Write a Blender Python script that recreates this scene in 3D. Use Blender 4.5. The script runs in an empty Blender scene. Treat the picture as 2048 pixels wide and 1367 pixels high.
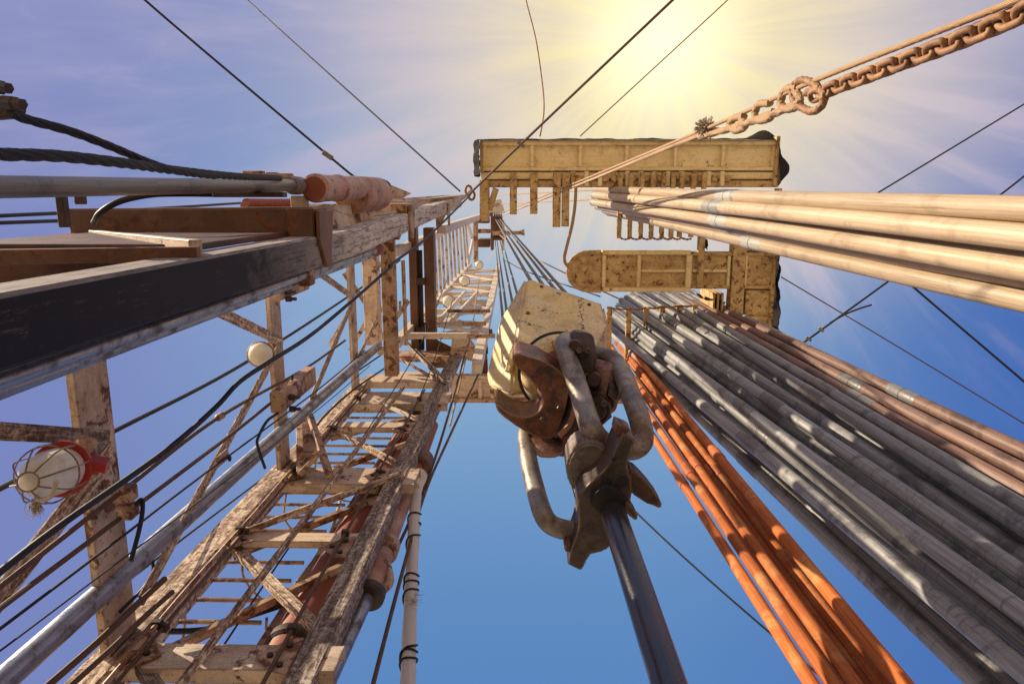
import bpy, bmesh, math, random
from mathutils import Vector, Matrix, noise
random.seed(7)
C = bpy.context.scene.collection
R = math.radians
# ---------------------------------------------------------------- camera
F = 1430.0
CAM = Vector((0, 0, 1.7))
_z = Vector((36, 287, -F)).normalized()
_x = (Vector((1, 0, 0)) - _z * _z.x).normalized()
_y = _z.cross(_x)
ROT = Matrix((_x, _y, _z))            # camera -> world
def ray(px, py):
    return ROT @ Vector(((px - 1024) / F, (683 - py) / F, -1.0))
def PD(px, py, d):                     # point at axial depth d
    return CAM + ray(px, py) * d
def P(px, py, h):                      # point h metres above the eye
    v = ray(px, py); return CAM + v * (h / v.z)
def PX(px, py, x):
    v = ray(px, py); return CAM + v * (x / v.x)
def PY(px, py, y):
    v = ray(px, py); return CAM + v * (y / v.y)
def depth(p):
    return -(ROT.transposed() @ (p - CAM)).z
def W(n, p):                           # n photo pixels in metres at point p
    return n * depth(p) / F

cam = bpy.data.cameras.new('camera'); cam.sensor_width = 36; cam.lens = F / 2048 * 36
cam.clip_start = 0.05; cam.clip_end = 5000
co = bpy.data.objects.new('camera', cam); C.objects.link(co)
co.matrix_world = Matrix.Translation(CAM) @ ROT.to_4x4()
S = bpy.context.scene; S.camera = co

# ---------------------------------------------------------------- mesh helpers
def tag(o, label, cat, group=None):
    o['label'] = label; o['category'] = cat
    if group: o['group'] = group
    return o
def thing(name, loc, label, cat, group=None):
    o = bpy.data.objects.new(name, None); C.objects.link(o); o.location = loc
    o.empty_display_size = 0.2
    return tag(o, label, cat, group)
def root_of(o):
    v = Vector((0, 0, 0))
    while o: v += o.location; o = o.parent
    return v
def obj(name, bm, mat, parent=None, smooth=True, loc=None):
    org = root_of(parent) if parent else (loc if loc else sum((v.co for v in bm.verts), Vector()) / max(1, len(bm.verts)))
    for v in bm.verts: v.co -= org
    bmesh.ops.recalc_face_normals(bm, faces=bm.faces)
    me = bpy.data.meshes.new(name); bm.to_mesh(me); bm.free()
    for p in me.polygons: p.use_smooth = smooth
    if smooth and hasattr(me, 'set_sharp_from_angle'): me.set_sharp_from_angle(angle=R(38))
    me.materials.append(mat)
    o = bpy.data.objects.new(name, me); C.objects.link(o)
    if parent: o.parent = parent
    else: o.location = org
    return o
def B(): 
    bm = bmesh.new(); bm.loops.layers.uv.new('UVMap'); return bm
def frame(d, ref=None):
    d = d.normalized()
    if ref is None or abs(d.dot(ref.normalized())) > .99: ref = Vector((0, 0, 1)) if abs(d.z) < .9 else Vector((1, 0, 0))
    u = (ref - d * ref.dot(d)).normalized(); return u, d.cross(u)
def prism(bm, prof, A, Bp, ref=None, bev=0.0):
    """profile [(a,b)...] swept A->B; a along ref, b across"""
    u, v = frame(Bp - A, ref); uv = bm.loops.layers.uv.verify()
    L = (Bp - A).length
    r0 = [bm.verts.new(A + u * a + v * b) for a, b in prof]
    r1 = [bm.verts.new(Bp + u * a + v * b) for a, b in prof]
    n = len(prof); fs = []; acc = 0
    for i in range(n):
        j = (i + 1) % n
        f = bm.faces.new((r0[i], r0[j], r1[j], r1[i])); fs.append(f)
        w = math.dist(prof[i], prof[j])
        for l, c in zip(f.loops, ((acc, 0), (acc + w, 0), (acc + w, L), (acc, L))): l[uv].uv = c
        acc += w
    for r in (r0, r1):
        f = bm.faces.new(r); fs.append(f)
        for l in f.loops: l[uv].uv = (l.vert.co.x, l.vert.co.y)
    if bev > 0:
        es = {e for f in fs for e in f.edges}
        bmesh.ops.bevel(bm, geom=list(es), offset=bev, segments=1, affect='EDGES', clamp_overlap=True)
def rect(w, h): return [(-w / 2, -h / 2), (w / 2, -h / 2), (w / 2, h / 2), (-w / 2, h / 2)]
def box(bm, A, Bp, w, h, ref=None, bev=None):
    prism(bm, rect(w, h), A, Bp, ref, min(w, h) * .06 if bev is None else bev)
def chan(w, h, t):   # U channel, open towards +a
    return [(-w/2, -h/2), (w/2, -h/2), (w/2, -h/2 + t), (-w/2 + t, -h/2 + t), (-w/2 + t, h/2 - t), (w/2, h/2 - t), (w/2, h/2), (-w/2, h/2)]
def angle_(w, h, t):
    return [(-w/2, -h/2), (w/2, -h/2), (w/2, -h/2 + t), (-w/2 + t, -h/2 + t), (-w/2 + t, h/2), (-w/2, h/2)]
def aabb(bm, lo, hi, bev=0.004):
    c0 = Vector((lo[0], (lo[1] + hi[1]) / 2, (lo[2] + hi[2]) / 2)); c1 = Vector((hi[0], c0.y, c0.z))
    prism(bm, rect(hi[2] - lo[2], hi[1] - lo[1]), c0, c1, Vector((0, 0, 1)), bev)
def crom(pts, n=8):
    if len(pts) < 3: return pts
    out = []; p = [pts[0] * 2 - pts[1]] + list(pts) + [pts[-1] * 2 - pts[-2]]
    for i in range(1, len(p) - 2):
        for k in range(n):
            t = k / n; a, b, c, d = p[i-1], p[i], p[i+1], p[i+2]
            out.append(.5 * ((2*b) + (c - a)*t + (2*a - 5*b + 4*c - d)*t*t + (3*b - a - 3*c + d)*t**3))
    out.append(pts[-1]); return out
def tube(bm, pts, r, seg=10, closed=False, lobes=0, lay=.2, amp=.1, flat=None):
    uv = bm.loops.layers.uv.verify(); n = len(pts)
    rs = r if isinstance(r, (list, tuple)) else [r] * n
    rings = []; u = None; s = 0; ss = []
    for i, p in enumerate(pts):
        a = pts[i-1] if (i > 0 or closed) else p; b = pts[(i+1) % n] if (i < n-1 or closed) else p
        d = (b - a).normalized()
        if u is None: u, v = frame(d)
        else:
            u = (u - d * u.dot(d)).normalized(); v = d.cross(u)
        if i > 0: s += (p - pts[i-1]).length
        ss.append(s); ring = []
        for k in range(seg):
            th = 2 * math.pi * k / seg; rr = rs[i]
            if lobes: rr *= 1 + amp * math.cos(lobes * th - 2 * math.pi * s / lay)
            ring.append(bm.verts.new(p + u * math.cos(th) * rr + v * math.sin(th) * rr * (flat or 1)))
        rings.append(ring)
    m = n if closed else n - 1
    for i in range(m):
        A, Bq = rings[i], rings[(i+1) % n]
        s0 = ss[i]; s1 = ss[i+1] if i + 1 < n else ss[i] + (pts[0] - pts[i]).length
        for k in range(seg):
            k2 = (k+1) % seg
            f = bm.faces.new((A[k], A[k2], Bq[k2], Bq[k]))
            c = 2 * math.pi * rs[i] / seg
            for l, q in zip(f.loops, ((k*c, s0), ((k+1)*c, s0), ((k+1)*c, s1), (k*c, s1))): l[uv].uv = q
    if not closed:
        bm.faces.new(rings[0]); bm.faces.new(rings[-1])
def lathe(bm, A, Bp, prof, seg=24):
    """prof [(t metres from A, radius)]"""
    d = (Bp - A).normalized(); pts = [A + d * t for t, r in prof]; u, v = frame(d)
    uv = bm.loops.layers.uv.verify(); rings = []
    for (t, r), p in zip(prof, pts):
        rings.append([bm.verts.new(p + (u * math.cos(2*math.pi*k/seg) + v * math.sin(2*math.pi*k/seg)) * r) for k in range(seg)])
    rm = max(r for t, r in prof)
    for i in range(len(prof) - 1):
        for k in range(seg):
            k2 = (k+1) % seg; f = bm.faces.new((rings[i][k], rings[i][k2], rings[i+1][k2], rings[i+1][k]))
            c = 2*math.pi*rm/seg
            for l, q in zip(f.loops, ((k*c, prof[i][0]), ((k+1)*c, prof[i][0]), ((k+1)*c, prof[i+1][0]), (k*c, prof[i+1][0]))): l[uv].uv = q
    bm.faces.new(rings[0]); bm.faces.new(rings[-1])
def slab(bm, pts, vec, bev=0.0, seg=1):
    a = [bm.verts.new(p) for p in pts]; b = [bm.verts.new(p + vec) for p in pts]; n = len(pts); fs = [bm.faces.new(a), bm.faces.new(b)]
    for i in range(n): fs.append(bm.faces.new((a[i], a[(i+1) % n], b[(i+1) % n], b[i])))
    if bev: bmesh.ops.bevel(bm, geom=list({e for f in fs for e in f.edges}), offset=bev, segments=seg, affect='EDGES', clamp_overlap=True)
def loft(bm, secs, seg=14, power=2.0):
    """secs [(centre, avec, bvec)] superelliptic rings"""
    rings = []
    for c, a, b in secs:
        ring = []
        for k in range(seg):
            t = 2*math.pi*k/seg; ct, st = math.cos(t), math.sin(t)
            ring.append(bm.verts.new(c + a * math.copysign(abs(ct)**(2/power), ct) + b * math.copysign(abs(st)**(2/power), st)))
        rings.append(ring)
    for i in range(len(rings)-1):
        for k in range(seg): bm.faces.new((rings[i][k], rings[i][(k+1)%seg], rings[i+1][(k+1)%seg], rings[i+1][k]))
    bm.faces.new(rings[0]); bm.faces.new(rings[-1])
def ball(bm, c, r, axis=Vector((0,0,1)), sx=1.0, seg=18):
    prof = [(r*sx*(1-math.cos(math.pi*i/10)), max(.0005, r*math.sin(math.pi*i/10))) for i in range(11)]
    lathe(bm, c - axis.normalized()*r*sx, c + axis.normalized()*r*sx, prof, seg)

# ---------------------------------------------------------------- materials
def lin(c): return tuple(((v/255)/12.92 if v/255 <= .04045 else ((v/255+.055)/1.055)**2.4) for v in c) + (1,)
class NT:
    def __init__(s, name):
        s.m = bpy.data.materials.new(name); s.m.use_nodes = True; s.t = s.m.node_tree; s.n = s.t.nodes
        s.b = s.n['Principled BSDF']
        tc = s.n.new('ShaderNodeTexCoord'); oi = s.n.new('ShaderNodeObjectInfo')
        s.obj = s.off(tc.outputs['Object'], oi.outputs['Random']); s.uv = s.off(tc.outputs['UV'], oi.outputs['Random']); s.rnd = oi.outputs['Random']
    def L(s, a, b): s.t.links.new(a, b)
    def off(s, vec, r):
        m = s.n.new('ShaderNodeVectorMath'); m.operation = 'MULTIPLY_ADD'
        s.L(r, m.inputs[0]); m.inputs[1].default_value = (37, 23, 51); s.L(vec, m.inputs[2]); return m.outputs[0]
    def noise(s, vec, scale=(1,1,1), sc=1.0, det=6, rough=.6, dist=0.0):
        mp = s.n.new('ShaderNodeMapping'); mp.inputs['Scale'].default_value = scale; s.L(vec, mp.inputs[0])
        t = s.n.new('ShaderNodeTexNoise'); t.inputs['Scale'].default_value = sc; t.inputs['Detail'].default_value = det
        t.inputs['Roughness'].default_value = rough; t.inputs['Distortion'].default_value = dist
        s.L(mp.outputs[0], t.inputs['Vector']); return t.outputs['Fac']
    def ramp(s, fac, a, b, inv=False):
        r = s.n.new('ShaderNodeMapRange'); r.inputs[1].default_value = a; r.inputs[2].default_value = b
        if inv: r.inputs[3].default_value = 1; r.inputs[4].default_value = 0
        s.L(fac, r.inputs[0]); return r.outputs[0]
    def mix(s, fac, a, b):
        m = s.n.new('ShaderNodeMix'); m.data_type = 'RGBA'
        for sock, v in ((m.inputs[0], fac), (m.inputs[6], a), (m.inputs[7], b)):
            if hasattr(v, 'is_output'): s.L(v, sock)
            else: sock.default_value = v
        return m.outputs[2]
    def math(s, op, a, b=0.0):
        m = s.n.new('ShaderNodeMath'); m.operation = op; m.use_clamp = True
        for sock, v in zip(m.inputs, (a, b)):
            if hasattr(v, 'is_output'): s.L(v, sock)
            else: sock.default_value = v
        return m.outputs[0]
    def bump(s, h, strength=.3, dist=.01):
        bn = s.n.new('ShaderNodeBump'); bn.inputs['Strength'].default_value = strength; bn.inputs['Distance'].default_value = dist
        s.L(h, bn.inputs['Height']); s.L(bn.outputs[0], s.b.inputs['Normal'])
    def edge(s, rad=.02):
        bv = s.n.new('ShaderNodeBevel'); bv.samples = 4; bv.inputs['Radius'].default_value = rad
        ge = s.n.new('ShaderNodeNewGeometry'); dt = s.n.new('ShaderNodeVectorMath'); dt.operation = 'DOT_PRODUCT'
        s.L(bv.outputs[0], dt.inputs[0]); s.L(ge.outputs['Normal'], dt.inputs[1])
        return s.ramp(dt.outputs['Value'], .98, .75)
    def done(s, col, rough=.6, metal=0.0, spec=.4):
        if hasattr(col, 'is_output'): s.L(col, s.b.inputs['Base Color'])
        else: s.b.inputs['Base Color'].default_value = col
        if hasattr(rough, 'is_output'): s.L(rough, s.b.inputs['Roughness'])
        else: s.b.inputs['Roughness'].default_value = rough
        s.b.inputs['Metallic'].default_value = metal; s.b.inputs['Specular IOR Level'].default_value = spec
        return s.m
RUST1 = (.085, .032, .014, 1); RUST2 = (.26, .095, .03, 1); DARK = (.022, .016, .014, 1)
def paint(name, base, base2, rust=.5, grime=.5, edges=True, speck=.5, sc=1.0, rough=.55, r1=RUST1, r2=RUST2):
    """worn painted steel: paint variation, flaking rust, edge rust, grime streaks, speckle"""
    s = NT(name)
    col = s.mix(s.ramp(s.noise(s.obj, sc=2.2*sc, det=4), .35, .7), base, base2)
    fine = s.noise(s.obj, sc=24*sc, det=8, rough=.7)
    rc = s.mix(s.ramp(s.noise(s.obj, sc=30*sc, det=5), .35, .65), r1, r2)
    # soft rust staining
    stain = s.math('MULTIPLY', s.ramp(s.noise(s.obj, sc=3.7*sc, det=8, rough=.68, dist=.4), .62 - .2*rust, .86 - .16*rust), .65)
    col = s.mix(stain, col, r2)
    big = s.noise(s.obj, sc=5.5*sc, det=9, rough=.72, dist=.3)
    mask = s.ramp(big, .70 - .17*rust, .74 - .17*rust)
    if edges:
        e = s.math('MULTIPLY', s.edge(.028), s.ramp(s.noise(s.obj, sc=13*sc, det=6), .34, .54))
        mask = s.math('MAXIMUM', mask, e)
    col = s.mix(mask, col, rc)
    g = s.math('MULTIPLY', s.ramp(s.noise(s.obj, sc=1.6*sc, det=7, rough=.65), .66 - .25*grime, .95 - .25*grime), .75*min(1, .3+grime))
    col = s.mix(g, col, DARK)
    sp = s.math('MULTIPLY', s.ramp(fine, .70 - .12*speck, .76 - .12*speck), .8)
    col = s.mix(sp, col, r1)
    sc1 = s.noise(s.uv, (34, 1.6, 1), 1, 8, .75, .6); sc2 = s.noise(s.obj, sc=75, det=6, rough=.75)
    col = s.mix(s.math('MULTIPLY', s.math('MULTIPLY', s.ramp(sc1, .5, .66), s.ramp(sc2, .38, .6)), .35 + .5*grime), col, (.10, .062, .045, 1))
    col = s.mix(s.math('MULTIPLY', s.ramp(sc2, .54, .72), .45), col, r1)
    s.bump(s.math('ADD', s.math('MULTIPLY', mask, .4), s.math('MULTIPLY', fine, .6)), .35, .006)
    return s.done(col, rough)
def steel(name, a, b, c=None, sc=1.0, rough=.6, metal=0.0, bump=.35, spec=.4, lo=.4, hi=.62):
    s = NT(name)
    n1 = s.noise(s.obj, sc=6*sc, det=8, rough=.68, dist=.3); n2 = s.noise(s.obj, sc=40*sc, det=6, rough=.7)
    col = s.mix(s.ramp(n1, lo, hi), a, b)
    if c: col = s.mix(s.math('MULTIPLY', s.ramp(s.noise(s.obj, sc=2.5*sc, det=9, rough=.7), .5, .68), .8), col, c)
    col = s.mix(s.math('MULTIPLY', s.ramp(n2, .5, .75), .5), col, DARK)
    s.bump(s.math('ADD', n1, s.math('MULTIPLY', n2, .5)), bump, .008)
    return s.done(col, rough, metal, spec)
def pipe_mat(name, a, b, c, d=None, rough=.55, streak=1.0, spec=.35, patch=(.52, .62), rings=0.0):
    """tubular goods: streaks along the length (UV v), mud and scuff patches, handling rings"""
    s = NT(name)
    st = s.noise(s.uv, (90, 1.3, 1), 1, 5, .6); st2 = s.noise(s.uv, (260, 4, 1), 1, 4, .6)
    col = s.mix(s.ramp(st, .36, .64), a, b)
    pt = s.noise(s.obj, sc=2.6, det=9, rough=.7, dist=.5)
    col = s.mix(s.math('MULTIPLY', s.ramp(pt, *patch), .85), col, c)
    if d: col = s.mix(s.math('MULTIPLY', s.ramp(s.noise(s.uv, (30, .8, 1), 1, 8, .7), .56, .7), .8), col, d)
    col = s.mix(s.math('MULTIPLY', s.ramp(st2, .55, .75), .45*streak), col, (c[0]*.4, c[1]*.4, c[2]*.4, 1))
    h = s.math('ADD', s.math('MULTIPLY', st2, .5), s.noise(s.obj, sc=60, det=5))
    if rings:
        rg = s.noise(s.uv, (3, 38, 1), 1, 3, .5); col = s.mix(s.math('MULTIPLY', s.ramp(rg, .6, .72), rings), col, (a[0]*.35, a[1]*.35, a[2]*.35, 1))
    s.bump(h, .25, .004)
    hs = s.n.new('ShaderNodeHueSaturation'); s.L(col, hs.inputs['Color'])
    vr = s.n.new('ShaderNodeMapRange'); vr.inputs[3].default_value = .78; vr.inputs[4].default_value = 1.18; s.L(s.rnd, vr.inputs[0]); s.L(vr.outputs[0], hs.inputs['Value'])
    return s.done(hs.outputs[0], rough, 0, spec)
def rope_mat(name, a, b, lay=300, rough=.6):
    s = NT(name)
    mp = s.n.new('ShaderNodeMapping'); mp.inputs['Rotation'].default_value = (0, 0, R(38)); s.L(s.uv, mp.inputs[0])
    w = s.n.new('ShaderNodeTexWave'); w.inputs['Scale'].default_value = lay/6.28; w.inputs['Distortion'].default_value = .3; s.L(mp.outputs[0], w.inputs['Vector'])
    col = s.mix(w.outputs['Fac'], b, a)
    col = s.mix(s.math('MULTIPLY', s.ramp(s.noise(s.obj, sc=9, det=6), .45, .7), .7), col, b)
    s.bump(w.outputs['Fac'], .6, .004)
    return s.done(col, rough)
M = {}
M['cream'] = paint('cream_paint', (.76, .63, .49, 1), (.58, .42, .30, 1), .8, .72, True, .95)
M['cream_clean'] = paint('cream_paint_clean', (.74, .59, .44, 1), (.64, .48, .34, 1), .66, .6, True, .85)
M['cream_rusty'] = paint('cream_paint_rusty', (.62, .45, .31, 1), (.45, .28, .17, 1), 1.1, .6, True, 1.0)
M['board'] = paint('flare_tinted_cream_paint', (.88, .72, .40, 1), (.82, .63, .31, 1), .5, .15, True, .6, 1.5)  # cream paint made yellower and brighter to paint in the sun flare
M['board_rusty'] = paint('flare_tinted_rusty_paint', (.68, .49, .22, 1), (.50, .33, .13, 1), .9, .3, True, 1.0, 1.9)  # rusty version with the same painted flare tint
M['brown'] = paint('grimy_brown_paint', (.20, .10, .055, 1), (.11, .055, .035, 1), .9, .9, True, .9, 1.0)
M['white'] = paint('white_weathered_paint', (.74, .66, .55, 1), (.62, .50, .38, 1), .42, .3, True, .6)
M['grey_wood'] = steel('weathered_grey_paint', (.34, .28, .23, 1), (.10, .08, .07, 1), (.46, .38, .30, 1), 2.6, .75, bump=.6)
M['yellow'] = paint('yellow_paint', (.80, .60, .22, 1), (.78, .64, .40, 1), .58, .42, True, .8, 1.9, .5)
M['dark_brown'] = paint('dark_brown_paint', (.075, .04, .028, 1), (.05, .028, .02, 1), .9, .9, True, .9, 1.0)  # darker version of the brown paint, for the side bay plates
def worn(name, a, b, c_, bright, rough=.42, metal=.35, sc=1.8):
    """cast steel with greasy dark film, rust and rubbed bright edges"""
    s = NT(name); n1 = s.noise(s.obj, sc=5*sc, det=9, rough=.7, dist=.4); n2 = s.noise(s.obj, sc=45*sc, det=6, rough=.7); n3 = s.noise(s.obj, sc=2.2*sc, det=9, rough=.72)
    col = s.mix(s.ramp(n1, .42, .6), a, b); col = s.mix(s.math('MULTIPLY', s.ramp(n3, .52, .62), .85), col, c_)
    col = s.mix(s.math('MULTIPLY', s.ramp(n2, .52, .7), .6), col, DARK)
    e = s.math('MULTIPLY', s.edge(.02), s.ramp(n1, .35, .6)); col = s.mix(e, col, bright)
    s.bump(s.math('ADD', n1, s.math('MULTIPLY', n2, .7)), .5, .008)
    return s.done(col, s.ramp(n3, .2, .9), metal, .5)
M['hook'] = worn('rusty_hook_steel', (.26, .105, .055, 1), (.085, .05, .04, 1), (.36, .19, .155, 1), (.62, .40, .25, 1))
M['hook_dark'] = worn('greasy_hook_steel', (.07, .045, .034, 1), (.03, .024, .022, 1), (.12, .05, .025, 1), (.34, .24, .17, 1))
M['red_oxide'] = paint('red_oxide_paint', (.30, .085, .045, 1), (.21, .06, .036, 1), .5, .5, False, .7, 1.0)
M['pink_paint'] = paint('faded_red_paint', (.52, .33, .26, 1), (.40, .17, .11, 1), .75, .65, True, .9, 1.6)
M['red'] = paint('red_enamel', (.42, .02, .012, 1), (.30, .014, .01, 1), .1, .1, False, .2, 2, .35)
M['rust_steel'] = steel('rusty_cast_steel', (.16, .065, .035, 1), (.06, .032, .024, 1), (.20, .105, .085, 1), 1.6, .5)
M['dark_steel'] = steel('dark_oily_steel', (.065, .035, .022, 1), (.028, .02, .018, 1), (.10, .048, .025, 1), 1.8, .5)
M['ash_steel'] = steel('ash_grey_steel', (.24, .20, .165, 1), (.12, .095, .08, 1), (.13, .07, .042, 1), 1.7, .5)

M['bail_'] = steel('worn_bail_steel', (.33, .25, .175, 1), (.12, .09, .07, 1), (.15, .075, .04, 1), 1.5, .48)
M['black'] = steel('black_rubber', (.012, .012, .013, 1), (.022, .02, .02, 1), None, 1, .55)
M['tarp'] = steel('black_tarpaulin', (.022, .017, .012, 1), (.04, .03, .02, 1), (.10, .06, .03, 1), .6, .8, spec=.15)
M['chain'] = steel('rusty_chain', (.34, .17, .075, 1), (.17, .08, .038, 1), (.42, .24, .11, 1), 2, .65)
M['pipe_cream'] = pipe_mat('mud_coated_pipe', (.52, .40, .27, 1), (.40, .29, .185, 1), (.28, .19, .125, 1), (.22, .14, .09, 1), .45, 1.3, patch=(.52, .7))
M['joint_grey'] = pipe_mat('bright_tool_joint', (.42, .40, .36, 1), (.30, .29, .27, 1), (.20, .18, .16, 1), None, .45, 1)
M['pipe_grey'] = pipe_mat('grey_pipe', (.33, .325, .315, 1), (.17, .17, .172, 1), (.095, .09, .088, 1), (.24, .185, .15, 1), .5, 1.3, rings=.75)
M['joint_dark'] = pipe_mat('dark_tool_joint', (.20, .19, .18, 1), (.11, .10, .10, 1), (.07, .06, .055, 1), (.20, .13, .09, 1), .4, 1, .5)
M['pipe_brown'] = pipe_mat('brown_pipe', (.26, .15, .11, 1), (.14, .08, .06, 1), (.08, .045, .034, 1), (.32, .17, .11, 1), .5, 1.3)
M['pipe_orange'] = pipe_mat('rusty_orange_tubing', (.50, .145, .034, 1), (.30, .075, .02, 1), (.60, .31, .12, 1), (.15, .042, .018, 1), .78, 1.1, .2, patch=(.5, .7))
M['collar_orange'] = pipe_mat('orange_coupling', (.48, .13, .028, 1), (.36, .09, .02, 1), (.30, .08, .02, 1), None, .55, .6)
M['pipe_blue'] = pipe_mat('dark_wet_pipe', (.018, .02, .026, 1), (.035, .032, .032, 1), (.05, .03, .02, 1), (.09, .05, .03, 1), .2, .8, .8)
M['rope_dark'] = rope_mat('dark_wire_rope', (.034, .028, .028, 1), (.011, .009, .011, 1), 420)
M['rope_rust'] = rope_mat('rusty_wire_rope', (.20, .105, .058, 1), (.085, .045, .028, 1), 420)
M['rope_tan'] = rope_mat('tan_wire_rope', (.50, .33, .17, 1), (.33, .19, .09, 1), 300)
M['line'] = rope_mat('drilling_line', (.26, .22, .15, 1), (.04, .032, .026, 1), 30, .5)
M['fibre'] = rope_mat('pale_fibre_rope', (.62, .54, .42, 1), (.42, .34, .25, 1), 300, .85)
M['hose_white'] = pipe_mat('white_hose', (.70, .66, .60, 1), (.62, .57, .50, 1), (.44, .38, .32, 1), None, .6, .4, patch=(.58, .72))
def silver():
    s = NT('chromed_rod'); st = s.noise(s.uv, (60, 1.0, 1), 1, 6, .65); pt = s.noise(s.obj, sc=7, det=9, rough=.75)
    col = s.mix(s.ramp(st, .35, .65), (.46, .46, .47, 1), (.24, .24, .25, 1))
    g = s.math('MULTIPLY', s.ramp(pt, .5, .62), .75)
    col = s.mix(g, col, (.10, .075, .06, 1)); s.bump(pt, .08, .004)
    return s.done(col, s.ramp(pt, .2, .9), .75, .5)
M['silver'] = silver()
def leg_front():
    """pale paint scuffed by lines; black grease from the foot up to about a third of the height"""
    s = NT('greased_leg_paint')
    n = s.noise(s.obj, sc=6, det=10, rough=.75, dist=.4)
    f1 = s.noise(s.obj, (34, 34, 5), 1, 9, .8, .3); f2 = s.noise(s.obj, (60, 60, 2.0), 1, 6, .7, .2)
    f = s.math('ADD', s.math('MULTIPLY', f1, .62), s.math('MULTIPLY', f2, .38))
    scr = s.noise(s.obj, (1, 60, 9), 1, 6, .7, 1.5)
    base = s.mix(s.ramp(n, .36, .6), (.72, .65, .57, 1), (.46, .37, .31, 1))
    base = s.mix(s.math('MULTIPLY', s.ramp(f, .49, .56), .85), base, (.07, .045, .038, 1)); base = s.mix(s.math('MULTIPLY', s.ramp(scr, .55, .66), .6), base, (.70, .64, .56, 1))
    sep = s.n.new('ShaderNodeSeparateXYZ'); tc = s.n.new('ShaderNodeTexCoord'); s.L(tc.outputs['Object'], sep.inputs[0])
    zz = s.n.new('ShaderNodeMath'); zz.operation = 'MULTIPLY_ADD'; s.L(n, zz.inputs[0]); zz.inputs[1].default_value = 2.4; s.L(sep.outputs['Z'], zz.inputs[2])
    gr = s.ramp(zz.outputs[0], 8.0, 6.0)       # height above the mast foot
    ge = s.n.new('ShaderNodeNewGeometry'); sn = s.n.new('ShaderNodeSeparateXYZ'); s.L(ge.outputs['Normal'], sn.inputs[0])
    gr2 = s.math('MULTIPLY', s.math('MULTIPLY', gr, s.math('MAXIMUM', s.ramp(f, .68, .54), s.ramp(n, .62, .48))), s.ramp(sn.outputs['Y'], -.9, -.4))  # grease left off the sun-facing side, so its sunlit look is painted in
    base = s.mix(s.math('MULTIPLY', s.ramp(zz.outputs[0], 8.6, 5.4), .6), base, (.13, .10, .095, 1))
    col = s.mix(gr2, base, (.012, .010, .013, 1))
    s.bump(s.math('ADD', n, f), .3, .006)
    return s.done(col, .65, 0, .25)
M['leg_front'] = leg_front()
def globe():
    s = NT('frosted_glass'); n = s.noise(s.obj, sc=7, det=6)
    col = s.mix(s.math('MULTIPLY', s.ramp(n, .5, .75), .6), (.80, .76, .62, 1), (.48, .42, .30, 1))
    m = s.done(col, .25, 0, .5); s.b.inputs['Subsurface Weight'].default_value = .3; s.b.inputs['Subsurface Radius'].default_value = (.05, .05, .04); return m
M['globe'] = globe()
M['wire'] = steel('cage_wire', (.30, .22, .16, 1), (.16, .10, .07, 1), None, 3, .5)
def sand():
    s = NT('oilfield_sand'); n = s.noise(s.obj, sc=.4, det=8); f = s.noise(s.obj, sc=30, det=6)
    col = s.mix(s.ramp(n, .35, .65), (.60, .50, .37, 1), (.52, .42, .30, 1)); col = s.mix(s.math('MULTIPLY', s.ramp(f, .5, .7), .5), col, (.2, .15, .1, 1)); s.bump(f, .4, .01)
    return s.done(col, .9)
M['sand'] = sand()

M['elevator'] = worn('oily_rust_steel', (.095, .07, .058, 1), (.04, .033, .032, 1), (.095, .045, .022, 1), (.40, .30, .22, 1))
M['shell'] = worn('ash_grey_steel_rubbed', (.26, .22, .19, 1), (.15, .125, .11, 1), (.12, .07, .045, 1), (.5, .42, .34, 1))
M['bail'] = worn('worn_bail_steel_rubbed', (.30, .25, .20, 1), (.15, .125, .105, 1), (.14, .08, .05, 1), (.5, .4, .3, 1), .4, .3, 1.3)
M['deck'] = steel('oily_deck_plate', (.11, .09, .075, 1), (.06, .05, .045, 1), (.14, .08, .05, 1), .5, .6)

def weathered(name, pale, mid, dark, sc=1.0):
    """old paint worn through along the member: pale flakes, brown primer, black grime, all drawn out lengthwise"""
    s = NT(name)
    a = s.noise(s.uv, (26*sc, 2.2*sc, 1), 1, 10, .78, .8); b = s.noise(s.obj, sc=18*sc, det=10, rough=.8, dist=.5); c_ = s.noise(s.obj, sc=1.8*sc, det=6, rough=.65)
    h = s.math('ADD', s.math('MULTIPLY', a, .5), s.math('MULTIPLY', b, .5))
    col = s.mix(s.ramp(h, .455, .49), pale, mid); k = s.math('MULTIPLY', s.ramp(h, .50, .545), .9)
    col = s.mix(k, col, dark); col = s.mix(s.math('MULTIPLY', s.ramp(c_, .5, .68), .55), col, dark)
    s.bump(h, .7, .006)
    return s.done(col, .75, 0, .25)
M['rear_leg'] = weathered('worn_rear_leg_paint', (.74, .62, .48, 1), (.40, .26, .17, 1), (.085, .048, .034, 1))
M['grey_wood'] = weathered('worn_grey_leg_paint', (.50, .43, .36, 1), (.24, .17, .13, 1), (.07, .048, .04, 1), 1.3)
M['worn_white'] = weathered('worn_white_brace_paint', (.78, .68, .55, 1), (.50, .34, .22, 1), (.11, .06, .04, 1), 1.6)
V = Vector
Z = V((0, 0, 1)); X = V((1, 0, 0)); Y = V((0, 1, 0)); EYE = CAM.z
def H(h): return EYE + h
def jit(p, a): return p + V((random.uniform(-a, a), random.uniform(-a, a), random.uniform(-a, a)))
def bar(name, A, Bp, w, h, mat, par, ref=None, prof=None, bev=None):
    bm = B()
    if prof: prism(bm, prof, A, Bp, ref, 0.003)
    else: box(bm, A, Bp, w, h, ref, bev)
    return obj(name, bm, M[mat], par, False)
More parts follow.
